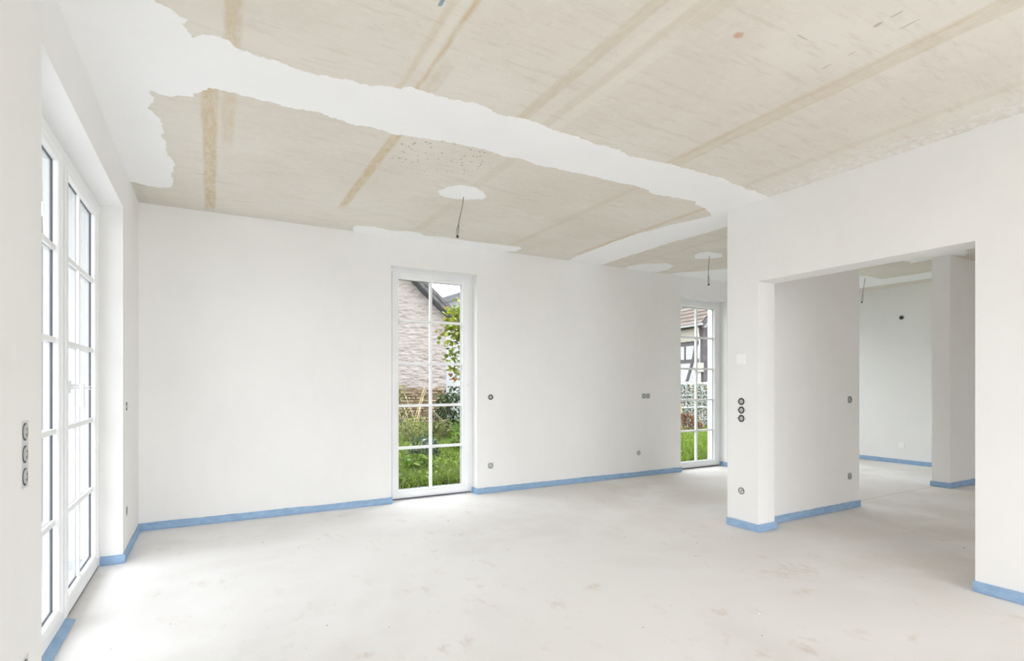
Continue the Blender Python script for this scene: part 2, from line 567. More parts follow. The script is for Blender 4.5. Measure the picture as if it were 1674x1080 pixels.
UP = [(-0.192, 2.489), (-0.137, 2.51), (-0.107, 2.541), (-0.079, 2.546), (-0.109, 2.584), (-0.092, 2.611), (-0.072, 2.675), (-0.041, 2.638), (0.019, 2.609), (0.065, 2.614), (0.09, 2.657), (0.114, 2.668), (0.214, 2.681), (0.291, 2.682), (0.391, 2.701), (0.519, 2.688), (0.613, 2.676), (0.672, 2.673), (0.756, 2.647), (0.836, 2.635), (0.864, 2.591), (0.982, 2.59), (1.1, 2.603), (1.137, 2.583), (1.267, 2.582), (1.409, 2.615), (1.525, 2.59), (1.626, 2.602), (1.748, 2.618), (1.898, 2.624), (2.073, 2.652), (2.231, 2.647), (2.417, 2.684), (2.592, 2.661), (2.762, 2.644), (2.967, 2.651), (3.168, 2.645), (3.353, 2.677), (3.568, 2.701), (3.86, 2.733)]
LOW = [(3.775, 3.237), (3.623, 3.168), (3.472, 3.131), (3.436, 3.081), (3.34, 3.089), (3.191, 3.105), (2.997, 3.127), (2.899, 3.078), (2.761, 3.055), (2.608, 3.064), (2.459, 3.073), (2.276, 3.068), (2.1, 3.081), (1.959, 3.095), (1.794, 3.061), (1.638, 3.073), (1.424, 3.047), (1.226, 3.061), (1.046, 3.099), (0.93, 3.126), (0.826, 3.098), (0.715, 3.118), (0.597, 3.089), (0.487, 3.073), (0.366, 3.092), (0.246, 3.087), (0.132, 3.082), (0.058, 3.069), (-0.004, 3.078), (-0.04, 3.135), (-0.087, 3.216), (-0.141, 3.235), (-0.187, 3.276), (-0.231, 3.274), (-0.264, 3.253), (-0.264, 3.36), (-0.289, 3.445), (-0.252, 3.576), (-0.241, 3.765), (-0.264, 3.807), (-0.235, 3.915), (-0.254, 4.058), (-0.218, 4.218), (-0.21, 4.29), (-0.244, 4.471), (-0.244, 4.715), (-0.274, 4.794), (-0.367, 4.831), (-0.453, 4.808), (XL, 4.79)]
BU = [(3.838, 3.282), (3.804, 3.44), (3.749, 3.587), (3.702, 3.862), (3.663, 3.982), (3.66, 4.301), (3.682, 4.6), (3.682, 4.899), (3.709, 5.162), (3.74, YB)]
BL = [(4.199, YB), (4.226, 5.281), (4.203, 4.791), (4.206, 4.518), (4.186, 4.121), (4.215, 3.811), (4.224, 3.475), (4.26, YH1)]
# main field: band along the slab joint, joined to the cross band towards the back wall
nU = len(UP)
poly = UP + [(XR, YH1), (4.26, YH1)] + BL[::-1][1:] + BU[::-1] + LOW + [(XL, 1.2), (-0.42, 1.25), (-0.33, 1.6), (-0.30, 2.0), (-0.22, 2.3)]
i_low_end = nU + 2 + len(BL) - 1 + len(BU) + len(LOW) - 1
patch(poly, 0.016, fixed=(nU - 1, nU, i_low_end), seed=1.3)
patch([(1.516, 3.89), (1.551, 3.776), (1.617, 3.683), (1.723, 3.68), (1.831, 3.731), (1.901, 3.826), (1.889, 3.885), (1.788, 3.941), (1.69, 3.979), (1.591, 3.982)], 0.016, seed=2.1)
patch([(1.198, YB), (1.168, 5.157), (1.186, 5.099), (1.336, 5.063), (1.525, 5.107), (1.636, 5.046), (1.781, 5.043), (1.853, 5.11), (2.069, 5.072), (2.399, 5.09), (2.615, 5.061), (2.914, 5.051), (2.954, 5.093), (2.962, 5.223), (2.86, YB)], 0.010, fixed=(14,), seed=3.7)
patch([(4.60, YB), (4.581, 5.192), (4.648, 4.993), (4.868, 4.848), (5.033, 4.885), (5.133, 5.054), (5.152, 5.282), (5.02, YB)], 0.012, fixed=(7,), seed=4.2)
patch([(4.841, 4.389), (4.807, 4.298), (4.844, 4.189), (5.052, 4.179), (5.19, 4.288), (5.152, 4.405), (4.997, 4.492)], 0.014, seed=5.9)
patch([(5.40, YB), (5.42, 5.157), (5.595, 4.974), (5.735, 4.718), (5.95, 4.5), (6.6, 4.62), (7.0, YB)], 0.02, fixed=(6,), seed=6.6)
patch([(7.60, 4.25), (7.753, 4.131), (7.844, 4.08), (8.159, 4.11), (8.267, 4.05), (8.27, 3.522), (8.30, YH1), (8.80, YH1), (8.78, 3.75), (8.74, 4.644), (8.70, YB), (7.9, YB)], 0.02, fixed=(10,), seed=7.4)
patch([(5.54, YH1), (5.62, 3.36), (6.2, 3.40), (7.17, 3.385), (7.383, 3.338), (7.48, 3.40), (7.45, YH1), (7.40, YH0), (7.583, 2.88), (7.43, 2.80), (7.1, 2.72), (6.4, 2.74), (5.7, 2.66), (5.54, YH0)], 0.02, fixed=(6, 7, 13), seed=8.8)


# ---- blue foam edge strips (baseboards)
def strip(name, label, path, h=0.062, th=0.012, seed=0.0, side=1):
    """foam strip standing along a polyline on the floor; side=+1 puts it to the left of travel"""
    bm = bmesh.new()
    pts = []
    P = [Vector((*p, 0)) for p in path]
    # offset corners for thickness
    offs = []
    for i in range(len(P)):
        ns = []
        if i > 0:
            d = (P[i] - P[i - 1]).normalized(); ns.append(Vector((-d.y, d.x, 0)) * side)
        if i < len(P) - 1:
            d = (P[i + 1] - P[i]).normalized(); ns.append(Vector((-d.y, d.x, 0)) * side)
        if len(ns) == 2:
            m = (ns[0] + ns[1]); m = m / max(0.3, m.dot(ns[0]))
        else:
            m = ns[0]
        offs.append(m)
    rows = []
    for i in range(len(P) - 1):
        L = (P[i + 1] - P[i]).length
        m = max(2, int(L / 0.06))
        for j in range(m + (1 if i == len(P) - 2 else 0)):
            t = j / m
            p = P[i].lerp(P[i + 1], t); o = offs[i].lerp(offs[i + 1], t)
            s = p * 3.1 + Vector((seed, seed, 0))
            hz = h * (1 + 0.07 * noise.noise(s) + 0.05 * noise.noise(s * 5))
            w = th * (1 + 0.35 * noise.noise(s * 2.3 + Vector((9, 0, 0))))
            prof = [(0, 0), (w * 0.55, 0.0), (w * 0.55, 0.005), (w * 1.1, 0.006), (w, 0.012), (w * 0.95, hz * 0.6), (w, hz - 0.003), (w - 0.003, hz), (0, hz)]
            rows.append([bm.verts.new((p.x + o.x * a, p.y + o.y * a, b)) for a, b in prof])
    for A, B in zip(rows, rows[1:]):
        for q in range(len(A)):
            r = (q + 1) % len(A)
            bm.faces.new((A[q], A[r], B[r], B[q]))
    bm.faces.new(rows[0]); bm.faces.new(rows[-1][::-1])
    bmesh.ops.recalc_face_normals(bm, faces=bm.faces)
    o = build(name, bm, M_FOAM)
    return tag(o, label, 'baseboard', kind='structure')


YW = 5.44           # inner face of the back window frames
XW_ = -0.65         # inner face of the left window frame
g = 0.0005
strip('baseboard_left', 'blue foam edge strip along the corner of the window wall and the back wall',
      [(XW_ + 0.012, WL[1] - g), (XL + g, WL[1] - g), (XL + g, YB - g), (W1[0] + g, YB - g), (W1[0] + g, YW - 0.02)], side=-1, seed=1)
strip('baseboard_back', 'blue foam edge strip between the two narrow windows',
      [(W1[1] - g, YW - 0.02), (W1[1] - g, YB - g), (W2[0] + g, YB - g), (W2[0] + g, YW - 0.02)], side=-1, seed=2)
strip('baseboard_rear', 'blue foam edge strip right of the window with the half-timbered view',
      [(W2[1] - g, YW - 0.02), (W2[1] - g, YB - g), (W3[0], YB - g)], side=-1, seed=3)
strip('baseboard_pillar', 'blue foam edge strip wrapped round the foot of the wall pier',
      [(5.54 + g, YH1 + g), (XR - g, YH1 + g), (XR - g, OP1 - g), (XR1 + g, OP1 - g), (XR1 + g, YH0 - g), (5.54 + g, YH0 - g), (5.54 + g, YH1 + g)][1:], side=-1, seed=4)
strip('baseboard_right', 'blue foam edge strip along the near side of the opening',
      [(XR1 - 0.02, OP0 + g), (XR - g, OP0 + g), (XR - g, YF)], side=-1, seed=5)
strip('baseboard_far', 'dark-looking blue foam edge strip along the far end wall',
      [(XF - g, YB - 0.05), (XF - g, YH1 + 0.02)], side=-1, seed=6)
strip('baseboard_stub', 'blue foam edge strip round the narrow wall end beyond the opening',
      [(8.9, YH1 + g), (7.40 - g, YH1 + g), (7.40 - g, YH0 - g), (XF - 0.02, YH0 - g)], side=-1, seed=7)


# ---- windows
def frame_ring(bm, x0, x1, z0, z1, w, y0, y1):
    bx(bm, x0, x0 + w, y0, y1, z0, z1)
    bx(bm, x1 - w, x1, y0, y1, z0, z1)
    bx(bm, x0 + w, x1 - w, y0, y1, z1 - w, z1)
    bx(bm, x0 + w, x1 - w, y0, y1, z0, z0 + w)


def mitred_ring(bm, x0, x1, z0, z1, prof):
    """closed rectangular frame swept from a profile [(inward distance, y)]"""
    rings = []
    for d, y in prof:
        rings.append([bm.verts.new(p) for p in ((x0 + d, y, z0 + d), (x1 - d, y, z0 + d), (x1 - d, y, z1 - d), (x0 + d, y, z1 - d))])
    n = len(rings)
    for i in range(n):
        A, B = rings[i], rings[(i + 1) % n]
        for q in range(4):
            r = (q + 1) % 4
            bm.faces.new((A[q], A[r], B[r], B[q]))
    bmesh.ops.recalc_face_normals(bm, faces=bm.faces)


BARS = (0.530, 0.970, 1.412, 1.858)


def window(name, label, loc, rz, width, height, leaves, cols=2, bars=BARS):
    root = empty(name, loc, rz)
    tag(root, label, 'window', kind='structure')
    bm = bmesh.new()
    mitred_ring(bm, 0, width, 0.0, height, [(0, 0), (0.058, 0), (0.058, 0.05), (0.045, 0.05), (0.045, 0.075), (0, 0.075)])
    build('frame', bm, M_PVC, root)
    # outer sill and gasket line below
    sw = (width - 0.084) / leaves
    made = []
    for i in range(leaves):
        a, b = 0.042 + i * sw, 0.042 + (i + 1) * sw
        zb, zt = 0.026, height - 0.030
        w = 0.074
        bm = bmesh.new()
        mitred_ring(bm, a + 0.002, b - 0.002, zb, zt,
                    [(0, 0.05), (0, -0.012), (0.004, -0.016), (w - 0.022, -0.016), (w - 0.018, -0.012), (w - 0.004, -0.006), (w, 0.0),
                     (w, 0.052), (w - 0.02, 0.058), (0.01, 0.06)])
        sash = build('sash', bm, M_PVC, root)
        gx0, gx1, gz0, gz1 = a + 0.002 + w, b - 0.002 - w, zb + w, zt - w
        bm = bmesh.new()
        mitred_ring(bm, gx0 - 0.001, gx1 + 0.001, gz0 - 0.001, gz1 + 0.001, [(0, 0.018), (0.004, 0.019), (0.004, 0.029), (0, 0.030)])
        build('gasket', bm, M_GASKET_GAP, sash)
        bm = bmesh.new()
        bx(bm, gx0 - 0.006, gx1 + 0.006, 0.022, 0.026, gz0 - 0.006, gz1 + 0.006)
        build('glass_pane', bm, M_GLASS, sash)
        for c in range(1, cols):
            xm = gx0 + (gx1 - gx0) * c / cols
            for y0, y1 in ((0.008, 0.0215), (0.0265, 0.042)):
                bm = bmesh.new()
                bx(bm, xm - 0.013, xm + 0.013, y0, y1, gz0, gz1)
                build('muntin', bm, M_PVC, sash, bevel=0.004)
        for z in bars:
            for y0, y1 in ((0.007, 0.0215), (0.0265, 0.043)):
                bm = bmesh.new()
                bx(bm, gx0, gx1, y0, y1, z - 0.013, z + 0.013)
                build('muntin', bm, M_PVC, sash, bevel=0.004)
        made.append((sash, a, b))
    return root, made


w1, m1 = window('window_1', 'tall narrow white window looking onto rubble wall, leaves and grass', (W1[0], YW, 0), 0, W1[1] - W1[0], WTOP, 1)
w2, m2 = window('window_2', 'tall narrow white window looking onto half-timbered house and stone wall', (W2[0], YW, 0), 0, W2[1] - W2[0], WTOP, 1)
w3, m3 = window('window_3', 'white double window in the back wall hidden behind the passage wall', (W3[0], YW, 0), 0, W3[1] - W3[0], WTOP, 2)
w4, m4 = window('window_4', 'white double casement window with handle in the left wall', (XW_, WL[0], 0), R90, WL[1] - WL[0], WTOP, 2)

# capped handle spindle on the first window
bm = bmesh.new()
cyl(bm, (0.905, -0.026, 1.185), (0.905, -0.016, 1.185), 0.017, 0.021, 20)
ros = build('handle_rosette', bm, M_PVC, m1[0][0], smooth=False)
bm = bmesh.new()
cyl(bm, (0.905, -0.034, 1.185), (0.905, -0.026, 1.185), 0.005, 0.005, 10)
build('spindle', bm, M_METAL, m1[0][0])
# cover strip and lever handle on the double casement
mid = (WL[1] - WL[0]) / 2
bm = bmesh.new()
bx(bm, mid - 0.022, mid + 0.022, -0.024, -0.0165, 0.04, WTOP - 0.045)
build('cover_strip', bm, M_PVC, m4[0][0], bevel=0.003)
hx, hz_ = mid + 0.044, 1.185
bm = bmesh.new()
bx(bm, hx - 0.016, hx + 0.016, -0.028, -0.0165, hz_ - 0.032, hz_ + 0.032)
build('handle_plate', bm, M_PVC, m4[1][0], bevel=0.004)
bm = bmesh.new()
cyl(bm, (hx, -0.028, hz_), (hx, -0.068, hz_), 0.012, 0.011, 14)
bx(bm, hx - 0.011, hx + 0.011, -0.084, -0.064, hz_ - 0.105, hz_ + 0.014)
build('lever_handle', bm, M_PVC, m4[1][0], bevel=0.003)
bm = bmesh.new()
cyl(bm, (hx, -0.084, hz_ - 0.006), (hx, -0.100, hz_ - 0.006), 0.003, 0.003, 8)
annulus(bm, 0.004, 0.009, -0.002, 0.0, 14)
for v in list(bm.verts)[-56:]:
    x, y, z = v.co
    v.co = (hx + y, -0.108 + x, hz_ - 0.006 + z)
build('key', bm, M_METAL, m4[1][0])

# dark strips standing in for the shaded gap under the frames
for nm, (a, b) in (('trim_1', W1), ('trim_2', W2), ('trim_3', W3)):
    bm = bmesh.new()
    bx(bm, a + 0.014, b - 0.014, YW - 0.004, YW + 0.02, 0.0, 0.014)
    tag(build(nm, bm, M_GASKET_GAP), {'trim_1': 'dark strip painted as the shaded gap under the window by the rubble wall view', 'trim_2': 'dark strip painted as the shaded gap under the half-timbered view window', 'trim_3': 'dark strip painted as the shaded gap under the hidden back window'}[nm], 'trim', kind='structure')
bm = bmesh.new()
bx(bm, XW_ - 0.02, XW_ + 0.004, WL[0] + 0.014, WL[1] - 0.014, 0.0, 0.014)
tag(build('trim_4', bm, M_GASKET_GAP), 'dark strip painted as the shaded gap under the double casement window', 'trim', kind='structure')
# corner beads (bright plaster edges) of the left reveal head
bm = bmesh.new()
bx(bm, XW_ + 0.0, XL + 0.0008, WL[0], WL[1], WTOP - 0.006, WTOP + 0.0)
tag(build('trim_5', bm, M_WHITE), 'smooth white lining under the head of the casement reveal', 'trim', kind='structure')

# ================================================================== electrical bits
# local frame of every wall fitting: +X along the wall, -Y out of the wall into the room, Z up
FACE = {'back': 0.0, 'left': R90, 'right': -R90, 'passage': 0.0, 'far': -R90}


def fitting(name, label, cat, wallname, along, z, group=None):
    if wallname == 'back': loc = (along, YB, z)
    elif wallname == 'left': loc = (XL, along, z)
    elif wallname == 'right': loc = (XR, along, z)
    elif wallname == 'passage': loc = (along, YH0, z)
    else: loc = (XF, along, z)
    o = empty(name, loc, FACE[wallname])
    return tag(o, label, cat, group)


def switch_insert(root, cx=0.0, cz=0.0, plate=False, twist=0.0):
    """open flush box: dark cup ring, metal claws, pale mechanism"""
    bm = bmesh.new()
    annulus(bm, 0.022, 0.030, 0.0, -0.0022, 24, cx, cz)
    cyl(bm, (cx, 0.0, cz), (cx, -0.0012, cz), 0.026, 0.026, 24)  # flat dark disc stands in for the shaded recess of the box
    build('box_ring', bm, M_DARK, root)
    if plate:
        bm = bmesh.new()
        bx(bm, cx - 0.035, cx + 0.035, -0.0016, 0.0, cz - 0.035, cz + 0.035)
        build('support_frame', bm, M_METAL, root)
    for s in (-1, 1):
        bm = bmesh.new()
        bx(bm, cx + s * 0.036 - 0.006, cx + s * 0.036 + 0.006, -0.005, 0.0, cz - 0.006, cz + 0.006)
        build('claw', bm, M_METAL, root)
    bm = bmesh.new()
    cyl(bm, (cx, -0.001, cz), (cx, -0.004, cz), 0.018, 0.0165, 16)
    mech = build('mechanism', bm, M_GREY, root)
    for s in (-1, 1):
        bm = bmesh.new()
        cyl(bm, (cx + s * 0.006, -0.004, cz), (cx + s * 0.006, -0.0046, cz), 0.0026, 0.0026, 8)
        build('contact_hole', bm, M_DARK, mech)


def socket_insert(root, cx=0.0, cz=0.0, tilt=0.5, plate=True):
    """socket without cover: metal frame and a dark two-lobed body"""
    if plate:
        bm = bmesh.new()
        bx(bm, cx - 0.035, cx + 0.035, -0.0015, 0.0, cz - 0.035, cz + 0.035)
        build('support_frame', bm, M_METAL, root, bevel=0.0005)
    bm = bmesh.new()
    annulus(bm, 0.0225, 0.028, -0.001, -0.0026, 24, cx, cz)
    build('box_ring', bm, M_DARK, root)
    bm = bmesh.new()
    c, s = math.cos(tilt), math.sin(tilt)
    vs = bx(bm, -0.022, 0.022, -0.0055, -0.0015, -0.010, 0.010)
    for v in vs:
        x, z = v.co.x, v.co.z
        v.co.x, v.co.z = cx + c * x - s * z, cz + s * x + c * z
    body = build('socket_body', bm, M_GREY, root, bevel=0.0015)
    for q in (-1, 1):
        bm = bmesh.new()
        px, pz = cx + c * q * 0.0095, cz + s * q * 0.0095
        cyl(bm, (px, -0.0055, pz), (px, -0.0062, pz), 0.0034, 0.0034, 8)
        build('contact_hole', bm, M_DARK, body)


o = fitting('switch_box', 'open round switch insert at waist height beside the narrow window with the rubble wall view', 'switch', 'back', 2.692, 1.052)
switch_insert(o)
o = fitting('socket_box', 'open socket insert low on the back wall below the switch by the narrow window', 'socket', 'back', 2.692, 0.297)
socket_insert(o, tilt=0.9)
o = fitting('double_socket', 'uncovered metal double socket side by side on the back wall', 'socket', 'back', 4.968, 1.040)
socket_insert(o, -0.036, 0, 1.2); socket_insert(o, 0.036, 0, 1.2)
o = fitting('socket_box', 'single open socket insert low on the back wall below the double socket', 'socket', 'back', 4.842, 0.304)
socket_insert(o, tilt=1.0, plate=False)

o = fitting('blank_cover', 'square white cover plate high on the wall pier above three inserts', 'cover plate', 'right', 2.995, 1.404)
bm = bmesh.new()
bx(bm, -0.041, 0.041, -0.009, 0.0, -0.041, 0.041)
build('plate', bm, M_WHITE, o, bevel=0.003)
bm = bmesh.new()
bx(bm, -0.030, 0.030, -0.0105, -0.009, -0.030, 0.030)
build('centre_panel', bm, M_WHITE, o, bevel=0.0005)
for z, lab in ((1.052, 'topmost of three stacked round inserts on the wall pier'), (0.981, 'middle of three stacked round inserts on the wall pier'), (0.911, 'lowest of three stacked round inserts on the wall pier')):
    o = fitting('switch_box', lab, 'switch', 'right', 2.995, z)
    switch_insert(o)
o = fitting('socket_box', 'tilted open socket insert low on the wall pier above the blue strip', 'socket', 'right', 2.995, 0.308)
socket_insert(o, tilt=0.75, plate=False)
o = fitting('switch_box', 'open insert at waist height on the wall seen through the opening', 'switch', 'passage', 5.374, 1.047)
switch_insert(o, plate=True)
o = fitting('socket_box', 'open socket low on the wall seen through the opening', 'socket', 'passage', 5.374, 0.310)
socket_insert(o, tilt=0.9)
o = fitting('triple_socket', 'uncovered metal strip of three sockets stacked beside the casement window', 'socket', 'left', 2.240, 0.977)
for q in (-1, 0, 1):
    socket_insert(o, 0, q * 0.071, 1.2)
o = fitting('socket_box', 'low uncovered socket below the triple socket strip', 'socket', 'left', 2.240, 0.30)
socket_insert(o, tilt=0.9)
o = fitting('switch_box', 'open insert at waist height between casement window and room corner', 'switch', 'left', 4.60, 1.043)
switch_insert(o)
o = fitting('socket_box', 'low socket between the casement window and the room corner', 'socket', 'left', 4.60, 0.313)
socket_insert(o, tilt=0.9)
o = fitting('junction_box', 'round dark box high on the end wall of the far room', 'junction box', 'far', 4.236, 2.195)
bm = bmesh.new()
annulus(bm, 0.026, 0.036, 0.0, -0.006, 24)
build('box_ring', bm, M_GREY, o)
bm = bmesh.new()
cyl(bm, (0, 0, 0), (0, -0.002, 0), 0.027, 0.027, 24)  # flat dark disc in place of a shaded hollow
build('cup', bm, M_DARK, o)
o = fitting('blank_cover', 'small white cover plate low on the end wall of the far room', 'cover plate', 'far', 4.236, 0.279)
bm = bmesh.new()
bx(bm, -0.041, 0.041, -0.009, 0.0, -0.041, 0.041)
build('plate', bm, M_WHITE, o, bevel=0.003)
bm = bmesh.new()
bx(bm, -0.030, 0.030, -0.0105, -0.009, -0.030, 0.030)
build('centre_panel', bm, M_WHITE, o, bevel=0.0005)


# ---- ceiling wires
def ceiling_wire(label, x, y, length, lean, seed):
    root = empty('ceiling_wire', (x, y, CEIL))
    tag(root, label, 'wire', 'bare lamp wires hanging from the ceiling')
    r = random.Random(seed)
    path = []
    for i in range(11):
        t = i / 10
        path.append(Vector((lean[0] * t + 0.006 * math.sin(t * 5 + seed), lean[1] * t, -0.001 - length * t)))
    bm = bmesh.new()
    tube(bm, path[:8], 0.0035, 8)
    build('sheath', bm, M_CABLE, root, smooth=True)
    for q in range(3):
        bm = bmesh.new()
        a = q * 2.1 + seed
        pts = []
        for i in range(7, 11):
            t = (i - 7) / 3
            sp = 0.0025 + 0.009 * math.sin(t * 2.4) * (0.6 + 0.4 * q)
            pts.append(path[i] + Vector((math.cos(a) * sp, math.sin(a) * sp, (0.012 * q if i == 10 else 0))))
        tube(bm, pts, 0.0022, 6)
        build('conductor', bm, M_WIRE[q], root, smooth=True)
    bm = bmesh.new()
    e = path[10]
    bx(bm, e.x - 0.008, e.x + 0.008, e.y - 0.005, e.y + 0.005, e.z - 0.010, e.z + 0.010)
    build('terminal', bm, M_DARK, root, bevel=0.002)


ceiling_wire('bare lamp wire hanging from the white patch in front of the rubble-view window', 1.735, 3.905, 0.32, (-0.045, 0.0), 1)
ceiling_wire('bare lamp wire hanging from the round patch near the half-timbered view window', 5.02, 4.33, 0.33, (-0.01, 0.0), 2)
ceiling_wire('thin bare wire hanging from the ceiling of the far room', 7.95, 4.16, 0.34, (-0.04, 0.03), 3)

# ---- loose strip of foam at the foot of the casement, plaster crumbs
bm = bmesh.new()
rows = []
for i in range(10):
    t = i / 9
    y = 2.50 + (3.455 - 2.50) * t
    w0, w1_ = XW_ + 0.006, XW_ + 0.052 - 0.006 * t
    zt = 0.030 * (1 + 0.12 * noise.noise(Vector((y * 4, 0, 0))))
    rows.append([bm.verts.new(p) for p in ((w0, y, 0.016), (w1_, y + 0.02, 0.0005), (w1_ + 0.004, y + 0.02, 0.004), (w0 + 0.004, y, zt))])
for A, B in zip(rows, rows[1:]):
    for q in range(4):
        bm.faces.new((A[q], A[(q + 1) % 4], B[(q + 1) % 4], B[q]))
bm.faces.new(rows[0]); bm.faces.new(rows[-1][::-1])
bmesh.ops.recalc_face_normals(bm, faces=bm.faces)
tag(build('foam_offcut', bm, M_FOAM), 'loose blue foam strip leaning at the foot of the casement window', 'foam strip')

V, F, Cc = [], [], []
for i in range(150):
    x, y = random.uniform(XL + 0.1, 5.0), random.uniform(0.9, 5.2)
    if 3.78 < x < 4.15 or (y > 2.7 and y < 3.3 and x > 3.7): continue
    s = random.uniform(0.002, 0.006) * (1.3 if random.random() < 0.1 else 1)
    dark = random.random() < 0.45
    b = len(V)
    a = random.uniform(0, 6.28)
    for q in range(4):
        V.append((x + s * random.uniform(0.7, 1.3) * math.cos(a + q * 1.57), y + s * random.uniform(0.7, 1.3) * math.sin(a + q * 1.57), 0.0002))
    V.append((x, y, s * 0.8))
    F += [(b, b + 1, b + 4), (b + 1, b + 2, b + 4), (b + 2, b + 3, b + 4), (b + 3, b, b + 4)]
    Cc += [(0.40, 0.33, 0.26) if dark else (0.92, 0.92, 0.9)] * 5
tag(pymesh('plaster_crumbs', V, F, M_STONE, col=np.array(Cc)), 'tiny plaster and dirt crumbs scattered over the screed', 'debris', kind='stuff')

# ================================================================== outdoors
GZ = -0.06
k = N('garden_soil', 0.95, 0.1)
c = k.mix(k.rng(k.noise(1.5, 5), 0.35, 0.65), (0.05, 0.075, 0.016), (0.08, 0.085, 0.03))
k.color(c)
k.bump(k.noise(15, 5), 0.6, 0.05)
M_SOIL = k.m
bm = bmesh.new()
for (a, b, c_, d) in ((-40, 70, YB + TW, 70), (-40, 70, -40, YF - TW), (-40, XL - TW, YF - TW, YB + TW), (XF + 0.3, 70, YF - TW, YB + TW)):
    bx(bm, a, b, c_, d, GZ - 0.3, GZ)
tag(build('garden_ground', bm, M_SOIL), 'green garden ground outside the windows', 'ground', kind='structure')
# terrace outside the left window
k = N('pale_terrace_gravel', 0.95, 0.1)
k.color(k.mix(k.rng(k.noise(25, 5), 0.3, 0.7), (0.46, 0.455, 0.445), (0.58, 0.57, 0.56)))
k.bump(k.noise(80, 3), 0.5, 0.01)
bm = bmesh.new()
bx(bm, XL - TW - 6, XL - TW - 0.002, YF - TW - 6, YB + TW + 2.2, GZ - 0.1, GZ + 0.03)
bx(bm, XL - TW - 0.002, XF + 0.3, YF - TW - 6, YF - TW - 0.002, GZ - 0.1, GZ + 0.03)  # unseen front slab, added to bounce daylight onto the ceiling
tag(build('terrace', bm, k.m), 'pale gravel terrace by the casement window with an added front slab bouncing daylight', 'terrace', kind='structure')
# made-up garden wall beyond the terrace; side leg added to block low sky
bm = bmesh.new()
bx(bm, XL - TW - 5.0, XL - TW - 0.002, YB + TW + 0.6, YB + TW + 0.9, GZ, 2.7)
bx(bm, XL - TW - 5.3, XL - TW - 5.0, YF - 5.0, YB + TW + 0.9, GZ, 2.4)
tag(build('wall_garden_added', bm, plain('pale_grey_render', (0.20, 0.21, 0.22), 0.9, 0.2, var=0.05, scale=3)), 'added grey garden wall beyond the casement window, side leg blocking low sky', 'wall', kind='structure')

# unseen eaves slab added to keep high sky off the floor
bm = bmesh.new()
bx(bm, XL - TW - 1.25, XL - TW - 0.002, YF - 1.0, YB + TW + 0.5, 2.80, 2.95)
tag(build('eaves_sky_block', bm, M_RENDER), 'unseen white eaves slab added above the casement window to cut high sky', 'eaves', kind='structure')

# ---- meadow grass
def blades(n, xs, ys, hmin, hmax, wid, cols, seed, zf=None):
    r = np.random.default_rng(seed)
    h = r.uniform(hmin, hmax, n)
    ang = r.uniform(0, 2 * np.pi, n)
    lean = r.uniform(0.2, 1.1, n) * h
    w = r.uniform(0.6, 1.3, n) * wid
    la = r.uniform(0, 2 * np.pi, n)
    dx, dy = np.cos(ang) * w, np.sin(ang) * w
    lx, ly = np.cos(la) * lean, np.sin(la) * lean
    z0 = np.full(n, GZ)
    V = np.zeros((n, 5, 3))
    V[:, 0] = np.stack([xs - dx, ys - dy, z0], 1)
    V[:, 1] = np.stack([xs + dx, ys + dy, z0], 1)
    V[:, 2] = np.stack([xs - dx * .8 + lx * .35, ys - dy * .8 + ly * .35, z0 + h * .6], 1)
    V[:, 3] = np.stack([xs + dx * .8 + lx * .35, ys + dy * .8 + ly * .35, z0 + h * .6], 1)
    V[:, 4] = np.stack([xs + lx, ys + ly, z0 + h * np.where(lean > .5 * h, .85, 1.0)], 1)
    V[..., 1] = np.maximum(V[..., 1], YB + TW + 0.015)
    V[..., 1] = np.where(V[..., 0] > 8.5, np.minimum(V[..., 1], 9.93), V[..., 1])
    i0 = np.arange(n) * 5
    Q = np.stack([i0, i0 + 1, i0 + 3, i0 + 2], 1)
    T = np.stack([i0 + 2, i0 + 3, i0 + 4], 1)
    pick = r.integers(0, len(cols), n)
    C = np.array(cols)[pick] * r.uniform(0.4, 1.55, (n, 1)) * OUTK
    C = np.repeat(C, 5, axis=0)
    return V.reshape(-1, 3), Q, T, C


def blade_mesh(name, sets, mat, parent=None):
    Vs, polys, Cs, off = [], [], [], 0
    tot = []
    for V, Q, T, C in sets:
        Vs.append(V); Cs.append(C)
        polys.append((Q + off, T + off)); off += len(V)
    V = np.concatenate(Vs); C = np.concatenate(Cs)
    quads = np.concatenate([p[0] for p in polys]); tris = np.concatenate([p[1] for p in polys])
    me = bpy.data.meshes.new(name)
    me.vertices.add(len(V)); me.vertices.foreach_set('co', V.astype(np.float32).ravel())
    nl = len(quads) * 4 + len(tris) * 3
    me.loops.add(nl)
    me.loops.foreach_set('vertex_index', np.concatenate([quads.ravel(), tris.ravel()]).astype(np.int32))
    me.polygons.add(len(quads) + len(tris))
    ls = np.concatenate([np.arange(len(quads)) * 4, len(quads) * 4 + np.arange(len(tris)) * 3]).astype(np.int32)
    me.polygons.foreach_set('loop_start', ls)
    me.update(calc_edges=True)
    me.validate()
    a = me.attributes.new('tint', 'FLOAT_COLOR', 'POINT')
    c4 = np.ones((len(V), 4), dtype=np.float32); c4[:, :3] = np.clip(C, 0, 1)
    a.data.foreach_set('color', c4.ravel())
    me.materials.append(mat)
    o = bpy.data.objects.new(name, me)
    if parent: o.parent = parent
    return link(o)


OUTK = 0.60
G1 = [(0.22, 0.33, 0.03), (0.28, 0.40, 0.04), (0.15, 0.24, 0.03), (0.34, 0.42, 0.08), (0.46, 0.46, 0.20), (0.20, 0.32, 0.02), (0.10, 0.17, 0.03)]
G2 = [(0.22, 0.36, 0.02), (0.29, 0.45, 0.03), (0.17, 0.29, 0.02), (0.36, 0.48, 0.08)]


